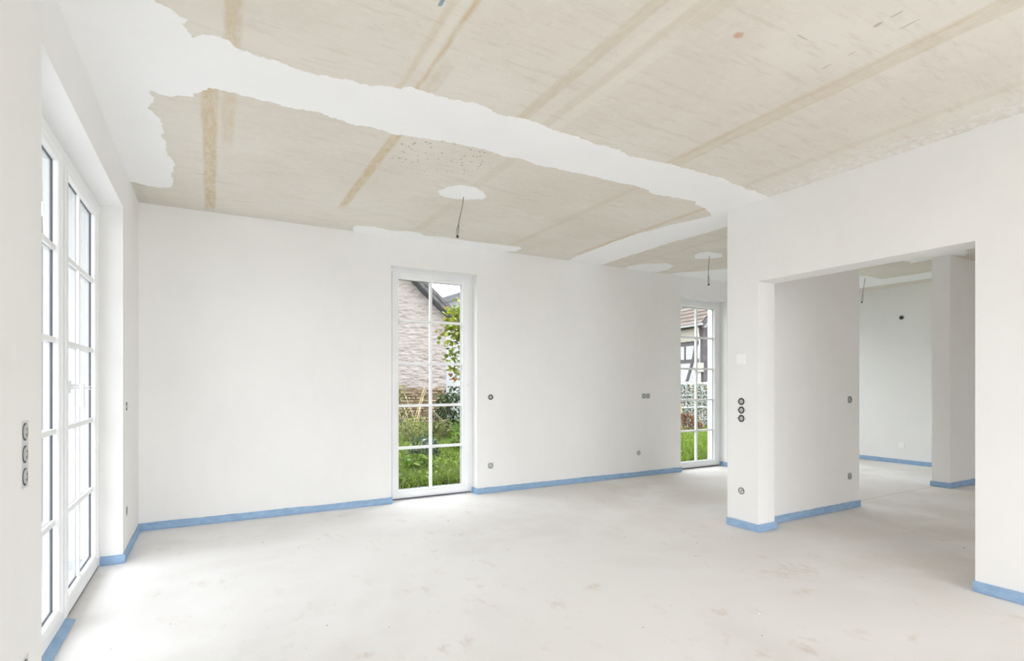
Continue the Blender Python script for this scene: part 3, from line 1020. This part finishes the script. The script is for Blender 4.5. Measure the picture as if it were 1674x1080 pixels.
def meadow(n, f, seed):
    r = np.random.default_rng(seed)
    ys = 5.72 + (r.uniform(0, 1, n) ** 1.3) * f[2]
    a, b = f[0], f[1]
    xs = r.uniform(0, 1, n) * ((b[0] * ys + b[1]) - (a[0] * ys + a[1])) + a[0] * ys + a[1]
    return xs, ys


sets = []
xs, ys = meadow(70000, ((0.16, -0.6), (0.46, 1.3), 9.0), 11)
sets.append(blades(len(xs), xs, ys, 0.08, 0.27, 0.008, G1, 12))
xs, ys = meadow(5000, ((0.33, -1.4), (0.44, 1.3), 3.5), 13)
sets.append(blades(len(xs), xs, ys, 0.10, 0.30, 0.014, G2, 14))
xs, ys = meadow(34000, ((1.0, -1.4), (1.2, 1.2), 4.15), 15)
sets.append(blades(len(xs), xs, ys, 0.08, 0.24, 0.007, G2, 16))
xs, ys = meadow(6000, ((0.44, 1.3), (1.0, -1.4), 5.0), 17)
sets.append(blades(len(xs), xs, ys, 0.08, 0.24, 0.010, G1, 18))
tag(blade_mesh('meadow_grass', sets, M_GRASS), 'tall green meadow grass growing outside the windows', 'grass', kind='stuff')


# ---- leafy plants
def leaf_shape(kind):
    if kind == 'maple':
        pts = [(0, 0), (.12, .10), (.42, .02), (.34, .26), (.62, .42), (.40, .50), (.30, .62), (.18, .70), (0, 1.0), (-.18, .70), (-.30, .62), (-.40, .50), (-.62, .42), (-.34, .26), (-.42, .02), (-.12, .10)]
    else:
        pts = [(0, 0), (.22, .25), (.26, .5), (.16, .8), (0, 1.0), (-.16, .8), (-.26, .5), (-.22, .25)]
    return pts


def leaf_cloud(name, centres, size, cols, kind, mat, parent, seed, droop=0.5):
    r = random.Random(seed)
    base = leaf_shape(kind)
    V, F, C = [], [], []
    for (x, y, z) in centres:
        s = size * r.uniform(0.7, 1.3)
        rot = Matrix.Rotation(r.uniform(0, 6.28), 3, 'Z') @ Matrix.Rotation(r.uniform(-0.9, 0.9) - droop, 3, 'X') @ Matrix.Rotation(r.uniform(-0.7, 0.7), 3, 'Y')
        b = len(V)
        cc = cols[r.randrange(len(cols))]
        j = r.uniform(0.75, 1.25) * OUTK
        V.append(Vector((x, y, z)) + rot @ Vector((0, 0.4 * s, -0.05 * s)))
        for (px, py) in base:
            V.append(Vector((x, y, z)) + rot @ Vector((px * s, py * s, 0.12 * s * abs(px))))
        n = len(base)
        for i in range(n):
            F.append((b, b + 1 + i, b + 1 + (i + 1) % n))
        C += [tuple(min(1, q * j) for q in cc)] * (n + 1)
    return pymesh(name, V, F, mat, parent, col=np.array(C))


M_BARK = plain('grey_brown_bark', (0.16, 0.13, 0.10), 0.9, 0.1, var=0.2, scale=15)
wr = random.Random(77)
cent = []
for i in range(2600):
    yy = 5.80 + wr.random() ** 1.5 * 4.5
    xx = wr.uniform(0.34 * yy - 0.7, 0.43 * yy + 0.7)
    cent.append((xx, yy, GZ + wr.uniform(0.04, 0.22)))
for i in range(1400):
    yy = 5.80 + wr.random() * 3.7
    xx = wr.uniform(1.03 * yy - 0.7, 1.18 * yy + 0.6)
    cent.append((xx, yy, GZ + wr.uniform(0.04, 0.17)))
wl = leaf_cloud('clover_leaves', cent, 0.062, [(0.26, 0.40, 0.05), (0.34, 0.46, 0.08), (0.18, 0.30, 0.03), (0.44, 0.48, 0.16), (0.10, 0.18, 0.03)], 'oval', M_LEAF, None, 78)
tag(wl, 'low broad green leaves scattered through the meadow grass', 'leaves', kind='stuff')
# maple tree: trunk to the right of the first window's view, boughs reaching across it
root = empty('maple_tree', (4.72, 9.2, GZ))
tag(root, 'young maple tree with yellow-green leaves in front of the rubble wall', 'tree')
bm = bmesh.new()
tube(bm, [(0, 0, 0), (0.03, 0.02, 0.8), (-0.02, 0.0, 1.7), (0.05, 0.03, 2.7), (0.02, 0, 3.8)], [0.055, 0.05, 0.042, 0.03, 0.012], 8)
build('trunk', bm, M_BARK, root, smooth=True)
boughs = []
rr = random.Random(21)
spec = [(1.75, (-0.92, -0.1, 1.80)), (1.55, (-0.80, -0.15, 1.62)), (1.95, (-0.95, 0.05, 2.15)), (2.0, (-1.0, -0.05, 2.42)), (2.2, (-0.78, 0.1, 2.62)), (1.3, (-0.70, 0.0, 1.50)),
        (2.1, (-0.90, -0.1, 2.30)), (2.3, (-0.62, 0.15, 2.70)), (2.3, (-0.55, 0.05, 2.50)), (1.9, (-0.70, 0.1, 2.30)), (3.0, (0.5, 0.2, 3.5)), (2.2, (0.9, 0.2, 2.6)), (1.8, (0.8, -0.4, 2.2)), (2.6, (0.7, 0.5, 3.2)), (1.9, (-0.45, -0.35, 2.2)), (2.0, (0.2, -0.8, 2.5)), (2.0, (0.1, 0.8, 2.5))]
for z0, e in spec:
    a = Vector((0, 0, z0)); b = Vector(e); m = a.lerp(b, 0.5) + Vector((0, 0, 0.14))
    bm = bmesh.new()
    tube(bm, [a, a.lerp(m, 0.5) + Vector((0, 0, .05)), m, m.lerp(b, 0.5) + Vector((0, 0, .02)), b], [0.018, 0.014, 0.010, 0.007, 0.003], 6)
    build('branch', bm, M_BARK, root, smooth=True)
    boughs.append((a, m, b))
cent = []
for a, m, b in boughs:
    for i in range(120):
        t = rr.uniform(0.25, 1.08)
        p = a.lerp(m, t * 2) if t < .5 else m.lerp(b, (t - .5) * 2)
        cent.append((p.x + rr.gauss(0, .085), p.y + rr.gauss(0, .12), p.z + rr.gauss(-.03, .085)))
leafcols = [(0.34, 0.40, 0.035), (0.27, 0.36, 0.03), (0.20, 0.30, 0.03), (0.42, 0.44, 0.05), (0.14, 0.22, 0.03), (0.40, 0.34, 0.06)]
tag(leaf_cloud('foliage', cent, 0.082, leafcols, 'maple', M_LEAF, root, 31), kind='stuff')
cent = [(-0.80 + rr.gauss(0, .10), -0.05 + rr.gauss(0, .05), 1.45 + rr.gauss(0, .09)) for i in range(16)]
tag(leaf_cloud('autumn_leaves', cent, 0.095, [(0.42, 0.20, 0.08), (0.50, 0.27, 0.12), (0.36, 0.15, 0.06)], 'maple', M_LEAF, root, 32), 'orange-brown leaves', kind='stuff')


def shrub(name, label, loc, rx, ry, h, n, size, cols, seed, stems=6, z0=0.1):
    root = empty(name, (loc[0], loc[1], GZ))
    tag(root, label, 'shrub')
    r = random.Random(seed)
    for i in range(stems):
        a = r.uniform(0, 6.28)
        e = Vector((math.cos(a) * rx * .6, math.sin(a) * ry * .6, h * r.uniform(.6, .9)))
        bm = bmesh.new()
        tube(bm, [(math.cos(a) * .02, math.sin(a) * .02, 0), e * 0.5 + Vector((0, 0, .05)), e], [0.012, 0.008, 0.003], 5)
        build('stem', bm, M_BARK, root, smooth=True)
    cent = []
    for i in range(n):
        while True:
            x, y, z = r.uniform(-1, 1), r.uniform(-1, 1), r.uniform(-1, 1)
            d = math.sqrt(x * x + y * y + z * z)
            if 0.45 < d < 1 + 0.25 * noise.noise(Vector((x * 2 + seed, y * 2, z * 2))): break
        cent.append((x * rx, y * ry, z0 + (h - z0) * (z * .5 + .5)))
    tag(leaf_cloud('foliage', cent, size, cols, 'oval', M_LEAF, root, seed), kind='stuff')
    return root


DG = [(0.035, 0.075, 0.02), (0.05, 0.10, 0.025), (0.03, 0.055, 0.015), (0.09, 0.16, 0.04)]
BG = [(0.20, 0.34, 0.03), (0.16, 0.29, 0.03), (0.25, 0.40, 0.04), (0.13, 0.22, 0.03)]
SG = [(0.11, 0.16, 0.09), (0.15, 0.20, 0.12), (0.08, 0.12, 0.06), (0.14, 0.21, 0.07)]
OG = [(0.24, 0.26, 0.09), (0.18, 0.20, 0.06), (0.30, 0.29, 0.12), (0.14, 0.19, 0.04)]
shrub('dark_shrub', 'dark green glossy shrub in front of the smooth white house wall', (4.90, 11.3), 0.55, 0.45, 1.22, 1200, 0.10, DG, 41)
shrub('bright_shrub', 'bright green leafy shrub at the edge of the meadow', (3.75, 8.4), 0.26, 0.32, 0.74, 420, 0.075, BG, 42)
shrub('grey_shrub', 'grey-green feathery weed standing in the meadow', (2.78, 7.7), 0.24, 0.24, 0.52, 420, 0.06, SG, 43)
shrub('olive_shrub', 'olive-brown wild shrub before the dark glossy shrub', (4.12, 10.3), 0.32, 0.28, 0.58, 420, 0.075, OG, 44)
shrub('meadow_weed', 'light green broad-leaved weed near the rubble-view window', (2.35, 6.75), 0.22, 0.2, 0.36, 220, 0.075, BG, 45)
shrub('tall_weed', 'tall green weed at the foot of the rubble wall', (3.62, 11.6), 0.22, 0.22, 1.25, 260, 0.07, BG[2:] + OG, 46)
shrub('yellowish_shrub', 'yellowish wild shrub growing before the bare stone base', (3.42, 10.0), 0.30, 0.28, 0.66, 360, 0.07, [(0.32, 0.34, 0.08), (0.22, 0.30, 0.05), (0.36, 0.36, 0.14)], 47)

# dry stalks before the bare stone base
root = empty('dry_grass_tuft', (4.05, 12.6, GZ))
tag(root, 'tuft of tall straw-coloured dry stalks before the rubble wall', 'grass')
for i in range(12):
    a = rr.uniform(0, 6.28); L = rr.uniform(0.6, 1.35)
    e = Vector((rr.uniform(-0.6, 0.6), math.sin(a) * .3, L))
    st = Vector((rr.uniform(-.45, .45), rr.uniform(-.2, .2), 0))
    bm = bmesh.new()
    tube(bm, [st, st + e * .5 + Vector((0, 0, .06)), st + e], [0.010, 0.008, 0.003], 4)
    build('stalk', bm, plain('dry_straw', (0.58, 0.47, 0.28), 0.9, 0.1) if i == 0 else bpy.data.materials['dry_straw'], root)
# leaning pole and a pale block in the meadow
bm = bmesh.new()
tube(bm, [(3.98, 10.78, 0.72), (4.40, 10.70, 0.30), (4.66, 10.66, GZ)], [0.022, 0.025, 0.025], 8)
tag(build('wooden_pole', bm, M_BARK), 'thin wooden pole lying slanted against the olive shrub', 'pole')
bm = bmesh.new()
bx(bm, 3.06, 3.24, 8.40, 8.58, GZ, GZ + 0.34)
tag(build('stone_block', bm, plain('pale_blue_grey_stone', (0.24, 0.27, 0.28), 0.95, 0.05, var=0.1), bevel=0.02), 'pale blue-grey stone block standing in the meadow', 'block')

# ---- house with rubble gable
M_RUBBLE = N('limewashed_rubble', 0.95, 0.1)
k = M_RUBBLE
X, Y, Z = k.xyz()
n1 = k.noise(3.0, 6, 0.65, stretch=(1, 1, 2))
vv = k.voronoi(5.5, stretch=(1, 1, 2.3))
c = k.mix(k.rng(n1, 0.3, 0.7), (0.285, 0.242, 0.222), (0.345, 0.308, 0.288))
c = k.mix(k.math('MULTIPLY', k.rng(k.noise(8, 5, 0.7, stretch=(1, 1, 3)), 0.56, 0.72), 0.5), c, (0.15, 0.113, 0.09))
bare = k.rng(k.math('ADD', Z, k.math('MULTIPLY_ADD', k.noise(1.6, 5, 0.65), 1.3, -0.65)), 1.15, 1.02)
c = k.mix(bare, c, k.mix(k.rng(k.noise(5, 5, 0.7, stretch=(1, 1, 2.5)), 0.35, 0.65), (0.125, 0.088, 0.054), (0.215, 0.16, 0.102)))
k.color(c)
k.bump(k.math('ADD', k.noise(14, 5, 0.7, stretch=(1, 1, 2.2)), vv), 0.8, 0.05)
M_RUBBLE = k.m
M_DKWOOD = plain('weathered_dark_wood', (0.085, 0.08, 0.08), 0.8, 0.2, var=0.35, scale=6)
M_SLATE = plain('dark_roof_slate', (0.10, 0.10, 0.11), 0.7, 0.3, var=0.2, scale=8)

house = empty('rubble_house', (0, 15.0, GZ))
tag(house, 'old house with a limewashed rubble gable and dark verge boards', 'house')
HX0, HX1 = -3.2, 6.12
RX, RZ = 1.46, 7.32        # ridge
EZ = 3.12


def verge_z(x):
    return RZ - abs(x - RX) * 0.885


nx, nz = 170, 84
Vt, Fc, idx = [], [], {}
for j in range(nz + 1):
    for i in range(nx + 1):
        x = HX0 + (HX1 - HX0) * i / nx
        top = verge_z(x) - 0.02 - GZ
        z = top * j / nz
        p = Vector((x * 5.2, 0, z * 7.5))
        d = noise.noise(p) * 0.03 + noise.noise(p * 2.7) * 0.02 + noise.noise(p * 0.3) * 0.02
        idx[i, j] = len(Vt)
        Vt.append((x, -d, z))
for j in range(nz):
    for i in range(nx):
        Fc.append((idx[i, j], idx[i + 1, j], idx[i + 1, j + 1], idx[i, j + 1]))
gable = pymesh('gable_wall', Vt, Fc, M_RUBBLE, house, smooth=True)
bm = bmesh.new()
prof = [(HX0, 0), (HX1, 0), (HX1, verge_z(HX1) - .02 - GZ), (RX, RZ - .02 - GZ), (HX0, verge_z(HX0) - .02 - GZ)]
A = [bm.verts.new((x, 0.06, z)) for x, z in prof]; B = [bm.verts.new((x, 9.0, z)) for x, z in prof]
for i in range(5):
    bm.faces.new((A[i], A[(i + 1) % 5], B[(i + 1) % 5], B[i]))
bm.faces.new(A); bm.faces.new(B[::-1])
bmesh.ops.recalc_face_normals(bm, faces=bm.faces)
build('house_body', bm, M_RENDER, house)
for s in (1, -1):
    xe = RX + s * (HX1 - RX + 0.30)
    ze = verge_z(xe) - GZ
    bm = bmesh.new()
    P = [(RX, RZ - GZ), (xe, ze), (xe, ze + 0.30), (RX, RZ - GZ + 0.30)]
    A = [bm.verts.new((x, -0.28, z)) for x, z in P]; B = [bm.verts.new((x, 9.3, z)) for x, z in P]
    for i in range(4):
        bm.faces.new((A[i], A[(i + 1) % 4], B[(i + 1) % 4], B[i]))
    bm.faces.new(A[::-1]); bm.faces.new(B)
    bmesh.ops.recalc_face_normals(bm, faces=bm.faces)
    build('roof_slope', bm, M_SLATE, house)
    for q, (o0, o1) in enumerate(((0.02, 0.15), (0.155, 0.29))):
        bm = bmesh.new()
        P = [(RX, RZ - GZ + o0), (xe, ze + o0), (xe, ze + o1), (RX, RZ - GZ + o1)]
        yy = -0.31 - 0.02 * q
        A = [bm.verts.new((x, yy, z)) for x, z in P]; B = [bm.verts.new((x, -0.275, z)) for x, z in P]
        for i in range(4):
            bm.faces.new((A[i], A[(i + 1) % 4], B[(i + 1) % 4], B[i]))
        bm.faces.new(A[::-1]); bm.faces.new(B)
        bmesh.ops.recalc_face_normals(bm, faces=bm.faces)
        build('verge_board', bm, M_DKWOOD, house)
# bare stone courses at the base, too small to pick apart
V, F, C = [], [], []
rs = random.Random(5)
z = 0.05
row = 0
while z < 1.42:
    hgt = rs.uniform(0.05, 0.10)
    x = 0.8 + rs.uniform(-.2, 0)
    while x < HX1 - 0.05:
        L = rs.uniform(0.08, 0.26)
        x1 = min(x + L, HX1 - 0.01)
        edge = 1.02 + 0.30 * noise.noise(Vector((x * 1.7, 3.0, 0)))
        if z < edge and x1 - x > 0.05 and rs.random() < 0.8:
            b = len(V)
            dj = rs.uniform(0.035, 0.075)
            gp = 0.012
            for (px, pz) in ((x + gp, z + gp), (x1 - gp, z + gp), (x1 - gp, z + hgt - gp), (x + gp, z + hgt - gp)):
                V.append((px, 0.0, pz))
            for (px, pz) in ((x + gp * 1.8, z + gp * 1.8), (x1 - gp * 1.8, z + gp * 1.8), (x1 - gp * 1.8, z + hgt - gp * 1.8), (x + gp * 1.8, z + hgt - gp * 1.8)):
                V.append((px, -dj, pz + rs.uniform(-.008, .008)))
            F += [(b, b + 1, b + 5, b + 4), (b + 1, b + 2, b + 6, b + 5), (b + 2, b + 3, b + 7, b + 6), (b + 3, b, b + 4, b + 7), (b + 4, b + 5, b + 6, b + 7)]
            t = rs.random(); j = rs.uniform(.75, 1.2) * OUTK
            C += [tuple(q * j for q in ((0.40, 0.29, 0.18) if t < .5 else (0.34, 0.25, 0.16) if t < .8 else (0.46, 0.36, 0.24)))] * 8
        x = x1
    z += hgt
tag(pymesh('bare_stones', V, F, M_STONE, house, col=np.array(C)), 'bare tan stone courses', kind='stuff')
# smooth white neighbour wing
wing = empty('white_house', (0, 17.6, GZ))
tag(wing, 'smooth white house wing with dark roof behind the maple leaves', 'house')
bm = bmesh.new()
P = [(6.95, 0), (13.9, 0), (13.9, 4.0), (10.4, 5.28), (6.95, 4.0)]
A = [bm.verts.new((x, 0, z)) for x, z in P]; B = [bm.verts.new((x, 7, z)) for x, z in P]
for i in range(5):
    bm.faces.new((A[i], A[(i + 1) % 5], B[(i + 1) % 5], B[i]))
bm.faces.new(A); bm.faces.new(B[::-1])
bmesh.ops.recalc_face_normals(bm, faces=bm.faces)
build('house_wall', bm, plain('smooth_white_render', (0.35, 0.345, 0.35), 0.9, 0.1, var=0.04, scale=3), wing)
for s in (1, -1):
    bm = bmesh.new()
    P = [(10.4, 5.28), (10.4 + s * 3.65, 3.93), (10.4 + s * 3.65, 4.15), (10.4, 5.50)]
    A = [bm.verts.new((x, -0.3, z)) for x, z in P]; B = [bm.verts.new((x, 7.3, z)) for x, z in P]
    for i in range(4):
        bm.faces.new((A[i], A[(i + 1) % 4], B[(i + 1) % 4], B[i]))
    bm.faces.new(A[::-1]); bm.faces.new(B)
    bmesh.ops.recalc_face_normals(bm, faces=bm.faces)
    build('roof_slope', bm, M_SLATE, wing)

# ---- stone basket wall outside the second window
gab = empty('gabion_wall', (8.9, 10.0, GZ))
tag(gab, 'low wall of pale speckled stones in front of the half-timbered house', 'stone wall')
V, F, C = [], [], []
ico = bmesh.new(); bmesh.ops.create_icosphere(ico, subdivisions=1, radius=1.0)
iv = [v.co.copy() for v in ico.verts]; ifc = [[v.index for v in f.verts] for f in ico.faces]; ico.free()
gc = [(0.50, 0.52, 0.46), (0.60, 0.60, 0.52), (0.36, 0.42, 0.40), (0.42, 0.36, 0.24), (0.24, 0.28, 0.24), (0.50, 0.46, 0.32), (0.66, 0.66, 0.62), (0.18, 0.19, 0.15), (0.34, 0.44, 0.44)]
GL, GH = 5.0, 1.27


def stone(x, y, z, s):
    b = len(V)
    e = (s * rs.uniform(.8, 1.5), s * rs.uniform(.7, 1.1), s * rs.uniform(.6, 1.0))
    rt = Matrix.Rotation(rs.uniform(0, 6.28), 3, (rs.uniform(-1, 1), rs.uniform(-1, 1), rs.uniform(.1, 1)))
    for v in iv:
        w = rt @ Vector((v.x * e[0], v.y * e[1], v.z * e[2])) * rs.uniform(.82, 1.15)
        V.append((x + w.x, y + w.y, z + w.z))
    for f in ifc: F.append([b + q for q in f])
    cc = gc[rs.randrange(len(gc))]; j = rs.uniform(.8, 1.2) * OUTK
    C.extend([tuple(q * j for q in cc)] * len(iv))


z = 0.03
while z < GH:
    x = rs.uniform(0, .05)
    while x < GL:
        stone(x, rs.uniform(0.02, 0.06), z + rs.uniform(-.010, .010), 0.029)
        x += rs.uniform(.040, .060)
    z += 0.040
for i in range(500):
    stone(rs.uniform(0, GL), rs.uniform(.05, .5), GH - rs.uniform(0, .05), 0.045)
tag(pymesh('stone_fill', V, F, M_STONE, gab, col=np.array(C)), kind='stuff')
bm = bmesh.new()
bx(bm, 0.02, GL - 0.02, 0.07, 0.5, 0.0, GH - 0.05)
build('core', bm, plain('dark_stone_core', (0.10, 0.10, 0.08), 0.95, 0.1), gab)
for zz in (0.02, 0.32, 0.64, 0.66, 0.96, GH + 0.02):
    bm = bmesh.new()
    cyl(bm, (0, -0.035, zz), (GL, -0.035, zz), 0.004, 0.004, 5)
    build('wire', bm, M_METAL, gab)
for q in range(0, 26):
    bm = bmesh.new()
    cyl(bm, (q * GL / 25, -0.03, 0), (q * GL / 25, -0.03, GH + 0.02), 0.0035, 0.0035, 5)
    build('wire', bm, M_METAL, gab)
# heap of dry brown leaves and twigs before it
heap = empty('leaf_heap', (10.12, 9.42, GZ))
tag(heap, 'heap of dry reddish-brown leaves and twigs before the stone wall', 'leaf heap')
cent = []
for i in range(900):
    a = rs.uniform(0, 6.28); q = math.sqrt(rs.random())
    cent.append((math.cos(a) * q * .55, math.sin(a) * q * .4, max(0.02, (0.52 * (1 - q * q) + rs.uniform(-.06, .05)))))
tag(leaf_cloud('dry_leaves', cent, 0.07, [(0.24, 0.11, 0.05), (0.34, 0.18, 0.08), (0.16, 0.07, 0.04), (0.46, 0.32, 0.18)], 'oval', M_LEAF, heap, 61), kind='stuff')
for i in range(9):
    bm = bmesh.new()
    sx = rs.uniform(-.3, .1)
    tube(bm, [(sx, 0.1, 0), (sx + rs.uniform(-.05, .05), .12, .45), (sx + rs.uniform(-.12, .08), .15, rs.uniform(.75, 1.0))], [.012, .010, .004], 5)
    build('twig', bm, bpy.data.materials['dry_straw'], heap)

# ---- half-timbered house
M_TIMBER = plain('dark_grey_timber', (0.085, 0.075, 0.08), 0.85, 0.15, var=0.2, scale=5)
M_INFILL = plain('white_infill', (0.36, 0.357, 0.36), 0.9, 0.1, var=0.03, scale=3)
M_CREAM = plain('cream_painted_board', (0.29, 0.265, 0.225), 0.8, 0.2)
M_ZINC = plain('grey_zinc', (0.36, 0.37, 0.38), 0.5, 0.4, metal=0.3)
k = N('weathered_clay_tile', 0.85, 0.2)
oi = k.n('ShaderNodeObjectInfo')
c = k.mix(oi.outputs['Random'], (0.15, 0.118, 0.10), (0.205, 0.175, 0.155))
c = k.mix(k.math('MULTIPLY', k.rng(k.noise(4, 4), 0.4, 0.7), 0.5), c, (0.15, 0.135, 0.125))
k.color(c)
M_TILE = k.m
TH = math.radians(-10.0)
ht = empty('timbered_house', (23.9, 21.0, GZ), TH)
tag(ht, 'half-timbered house with white infill and brown clay tile roof', 'house')
EVZ = 4.45 - GZ              # gutter height
bm = bmesh.new()
W_, L_ = 7.0, 9.0
P = [(0, 0), (W_, 0), (W_, EVZ - .1), (W_ / 2, EVZ - .1 + W_ / 2), (0, EVZ - .1)]
A = [bm.verts.new((x, 0, z)) for x, z in P]; B = [bm.verts.new((x, L_, z)) for x, z in P]
for i in range(5):
    bm.faces.new((A[i], A[(i + 1) % 5], B[(i + 1) % 5], B[i]))
bm.faces.new(A); bm.faces.new(B[::-1])
bmesh.ops.recalc_face_normals(bm, faces=bm.faces)
build('infill_wall', bm, M_INFILL, ht)


def timber(name, x0, x1, y0, y1, z0, z1):
    bm = bmesh.new()
    bx(bm, x0, x1, y0, y1, z0, z1)
    return build(name, bm, M_TIMBER, ht, bevel=0.012, seg=1)


timber('corner_post', -0.04, 0.24, -0.04, 0.24, 0, EVZ - 0.12)
for zz, hh in ((3.50, 0.20), (2.50, 0.20), (1.2, 0.2), (0.1, 0.22)):
    timber('rail', -0.035, 0.1, 0.24, L_ - .1, zz - GZ - hh / 2, zz - GZ + hh / 2)
for zz, hh in ((4.35, 0.24), (3.25, 0.20), (2.05, 0.2), (1.0, 0.2)):
    timber('rail', 0.24, W_ - .1, -0.035, 0.1, zz - GZ - hh / 2, zz - GZ + hh / 2)
for yy in (1.55, 3.2, 4.9, 6.6, 8.3):
    timber('stud', -0.033, 0.1, yy, yy + 0.12, 2.6 - GZ, 3.4 - GZ)
for xx in (1.6, 3.3, 5.0):
    timber('stud', xx, xx + 0.18, -0.033, 0.1, 0, 4.3 - GZ)
# curved brace on the eaves side
bm = bmesh.new()
prev = None
for i in range(11):
    t = i / 10
    yc = 0.70 + 0.85 * t ** 1.35 - 0.05
    zc = 3.42 - 2.2 * t - GZ
    w = 0.095
    row = [bm.verts.new(p) for p in ((-0.05, yc - w, zc), (-0.05, yc + w, zc), (0.06, yc + w, zc), (0.06, yc - w, zc))]
    if prev:
        for q in range(4):
            bm.faces.new((prev[q], prev[(q + 1) % 4], row[(q + 1) % 4], row[q]))
    else: bm.faces.new(row)
    prev = row
bm.faces.new(prev[::-1])
bmesh.ops.recalc_face_normals(bm, faces=bm.faces)
build('brace', bm, M_TIMBER, ht)
# knee brackets at the gable corner
for zz in (4.0, 3.0):
    bm = bmesh.new()
    P = [(0.24, zz - GZ), (0.62, zz + 0.30 - GZ), (0.24, zz + 0.30 - GZ)]
    P = [(0.24, zz - 0.15 - GZ), (0.60, zz + 0.26 - GZ), (0.24, zz + 0.26 - GZ)]
    A = [bm.verts.new((x, -0.04, z)) for x, z in P]; B = [bm.verts.new((x, 0.05, z)) for x, z in P]
    for i in range(3):
        bm.faces.new((A[i], A[(i + 1) % 3], B[(i + 1) % 3], B[i]))
    bm.faces.new(A); bm.faces.new(B[::-1])
    bmesh.ops.recalc_face_normals(bm, faces=bm.faces)
    build('knee_bracket', bm, M_TIMBER, ht)
bm = bmesh.new()
bx(bm, -0.12, 0.0, 0.3, L_, 3.62 - GZ, EVZ - 0.1)
build('eaves_board', bm, M_CREAM, ht)
OV = 0.42
bm = bmesh.new()
tube(bm, [(-OV - .05, -0.45, EVZ), (-OV - .05, L_ + .3, EVZ)], 0.075, 10)
build('gutter', bm, M_ZINC, ht, smooth=True)
# roof deck and verge
for s in (0, 1):
    bm = bmesh.new()
    def mxx(x): return x if s == 0 else W_ - x
    P = [(mxx(-OV), EVZ - 0.06), (W_ / 2, EVZ - 0.06 + W_ / 2 + OV), (W_ / 2, EVZ + 0.06 + W_ / 2 + OV), (mxx(-OV), EVZ + 0.06)]
    A = [bm.verts.new((x, -0.40, z)) for x, z in P]; B = [bm.verts.new((x, L_ + .3, z)) for x, z in P]
    for i in range(4):
        bm.faces.new((A[i], A[(i + 1) % 4], B[(i + 1) % 4], B[i]))
    bm.faces.new(A[::-1]); bm.faces.new(B)
    bmesh.ops.recalc_face_normals(bm, faces=bm.faces)
    build('roof_deck', bm, M_TIMBER, ht)
    bm = bmesh.new()
    P = [(mxx(-OV), EVZ - 0.22), (W_ / 2, EVZ - 0.22 + W_ / 2 + OV), (W_ / 2, EVZ + 0.10 + W_ / 2 + OV), (mxx(-OV), EVZ + 0.10)]
    A = [bm.verts.new((x, -0.45, z)) for x, z in P]; B = [bm.verts.new((x, -0.40, z)) for x, z in P]
    for i in range(4):
        bm.faces.new((A[i], A[(i + 1) % 4], B[(i + 1) % 4], B[i]))
    bm.faces.new(A[::-1]); bm.faces.new(B)
    bmesh.ops.recalc_face_normals(bm, faces=bm.faces)
    build('verge_board', bm, M_TIMBER, ht)
# clay tiles on the eaves side, each its own piece; the far end of the roof carries a joined field
TWd, TEx = 0.30, 0.36
tv, tf = [], []
steps = 8
for layer in (0, 1):
    for i in range(steps + 1):
        u = i / steps
        wz = 0.042 * math.sin(u * 4 * math.pi)
        for vq, up in ((0.0, 0.085), (1.0, 0.012)):
            tv.append((u * TWd * 1.02, vq * TEx * 1.18, wz + up - 0.018 * layer))
for i in range(steps):
    a = i * 2
    tf.append((a, a + 2, a + 3, a + 1))
    b = (steps + 1) * 2 + i * 2
    tf.append((b, b + 1, b + 3, b + 2))
    tf.append((a, b, b + 2, a + 2))
tile0 = None
pitch = math.radians(45)
tile_mesh = bpy.data.meshes.new('roof_tile')
tile_mesh.from_pydata(tv, [], tf)
tile_mesh.materials.append(M_TILE)
# tile local axes: x along eaves (house +Y reversed), y up the slope
rot_t = Matrix(((0, math.cos(pitch), -math.sin(pitch)), (-1, 0, 0), (0, math.sin(pitch), math.cos(pitch)))).to_4x4()
slope_len = (W_ / 2 + OV) * math.sqrt(2)
rowsN = int(slope_len / TEx) + 1
colsN = 19
for r_ in range(rowsN):
    for c_ in range(colsN):
        o = bpy.data.objects.new('roof_tile', tile_mesh)
        o.parent = ht
        d = r_ * TEx - 0.06
        yy = -0.42 + TWd * (c_ + 1)
        base_pt = Vector((-OV + d * math.cos(pitch) - 0.06 * math.sin(pitch), yy, EVZ + 0.06 + d * math.sin(pitch) + 0.0))
        o.matrix_local = Matrix.Translation(base_pt) @ rot_t
        link(o)
V, F = [], []
for r_ in range(rowsN):
    for c_ in range(colsN, 32):
        d = r_ * TEx - 0.06
        yy = -0.42 + TWd * (c_ + 1)
        mt = Matrix.Translation(Vector((-OV + d * math.cos(pitch) - 0.06 * math.sin(pitch), yy, EVZ + 0.06 + d * math.sin(pitch)))) @ rot_t
        b = len(V)
        V += [mt @ Vector(p) for p in tv]
        F += [[b + q for q in f] for f in tf]
tag(pymesh('tile_field', V, F, M_TILE, ht), kind='stuff')
# thin pipe with cream box beside the corner post
pipe = empty('rain_pipe', (23.9, 21.0, GZ), TH)
tag(pipe, 'cream box on a thin pale pipe beside the dark corner post', 'rain pipe')
bm = bmesh.new()
tube(bm, [(-0.36, 0.06, EVZ - .08), (-0.30, 0.06, 4.0), (-0.22, 0.06, 3.7), (-0.22, 0.06, 2.4)], 0.035, 8)
build('upper_pipe', bm, plain('pale_pipe', (0.50, 0.49, 0.47), 0.6, 0.3), pipe, smooth=True)
bm = bmesh.new()
bx(bm, -0.42, -0.08, -0.12, 0.22, 1.86 - GZ, 2.36 - GZ)
build('collector_box', bm, plain('cream_plastic', (0.37, 0.34, 0.275), 0.6, 0.3), pipe, bevel=0.04)
bm = bmesh.new()
tube(bm, [(-0.22, 0.06, 1.88 - GZ), (-0.22, 0.06, 0.0)], 0.075, 10)
build('lower_pipe', bm, bpy.data.materials['pale_pipe'], pipe, smooth=True)
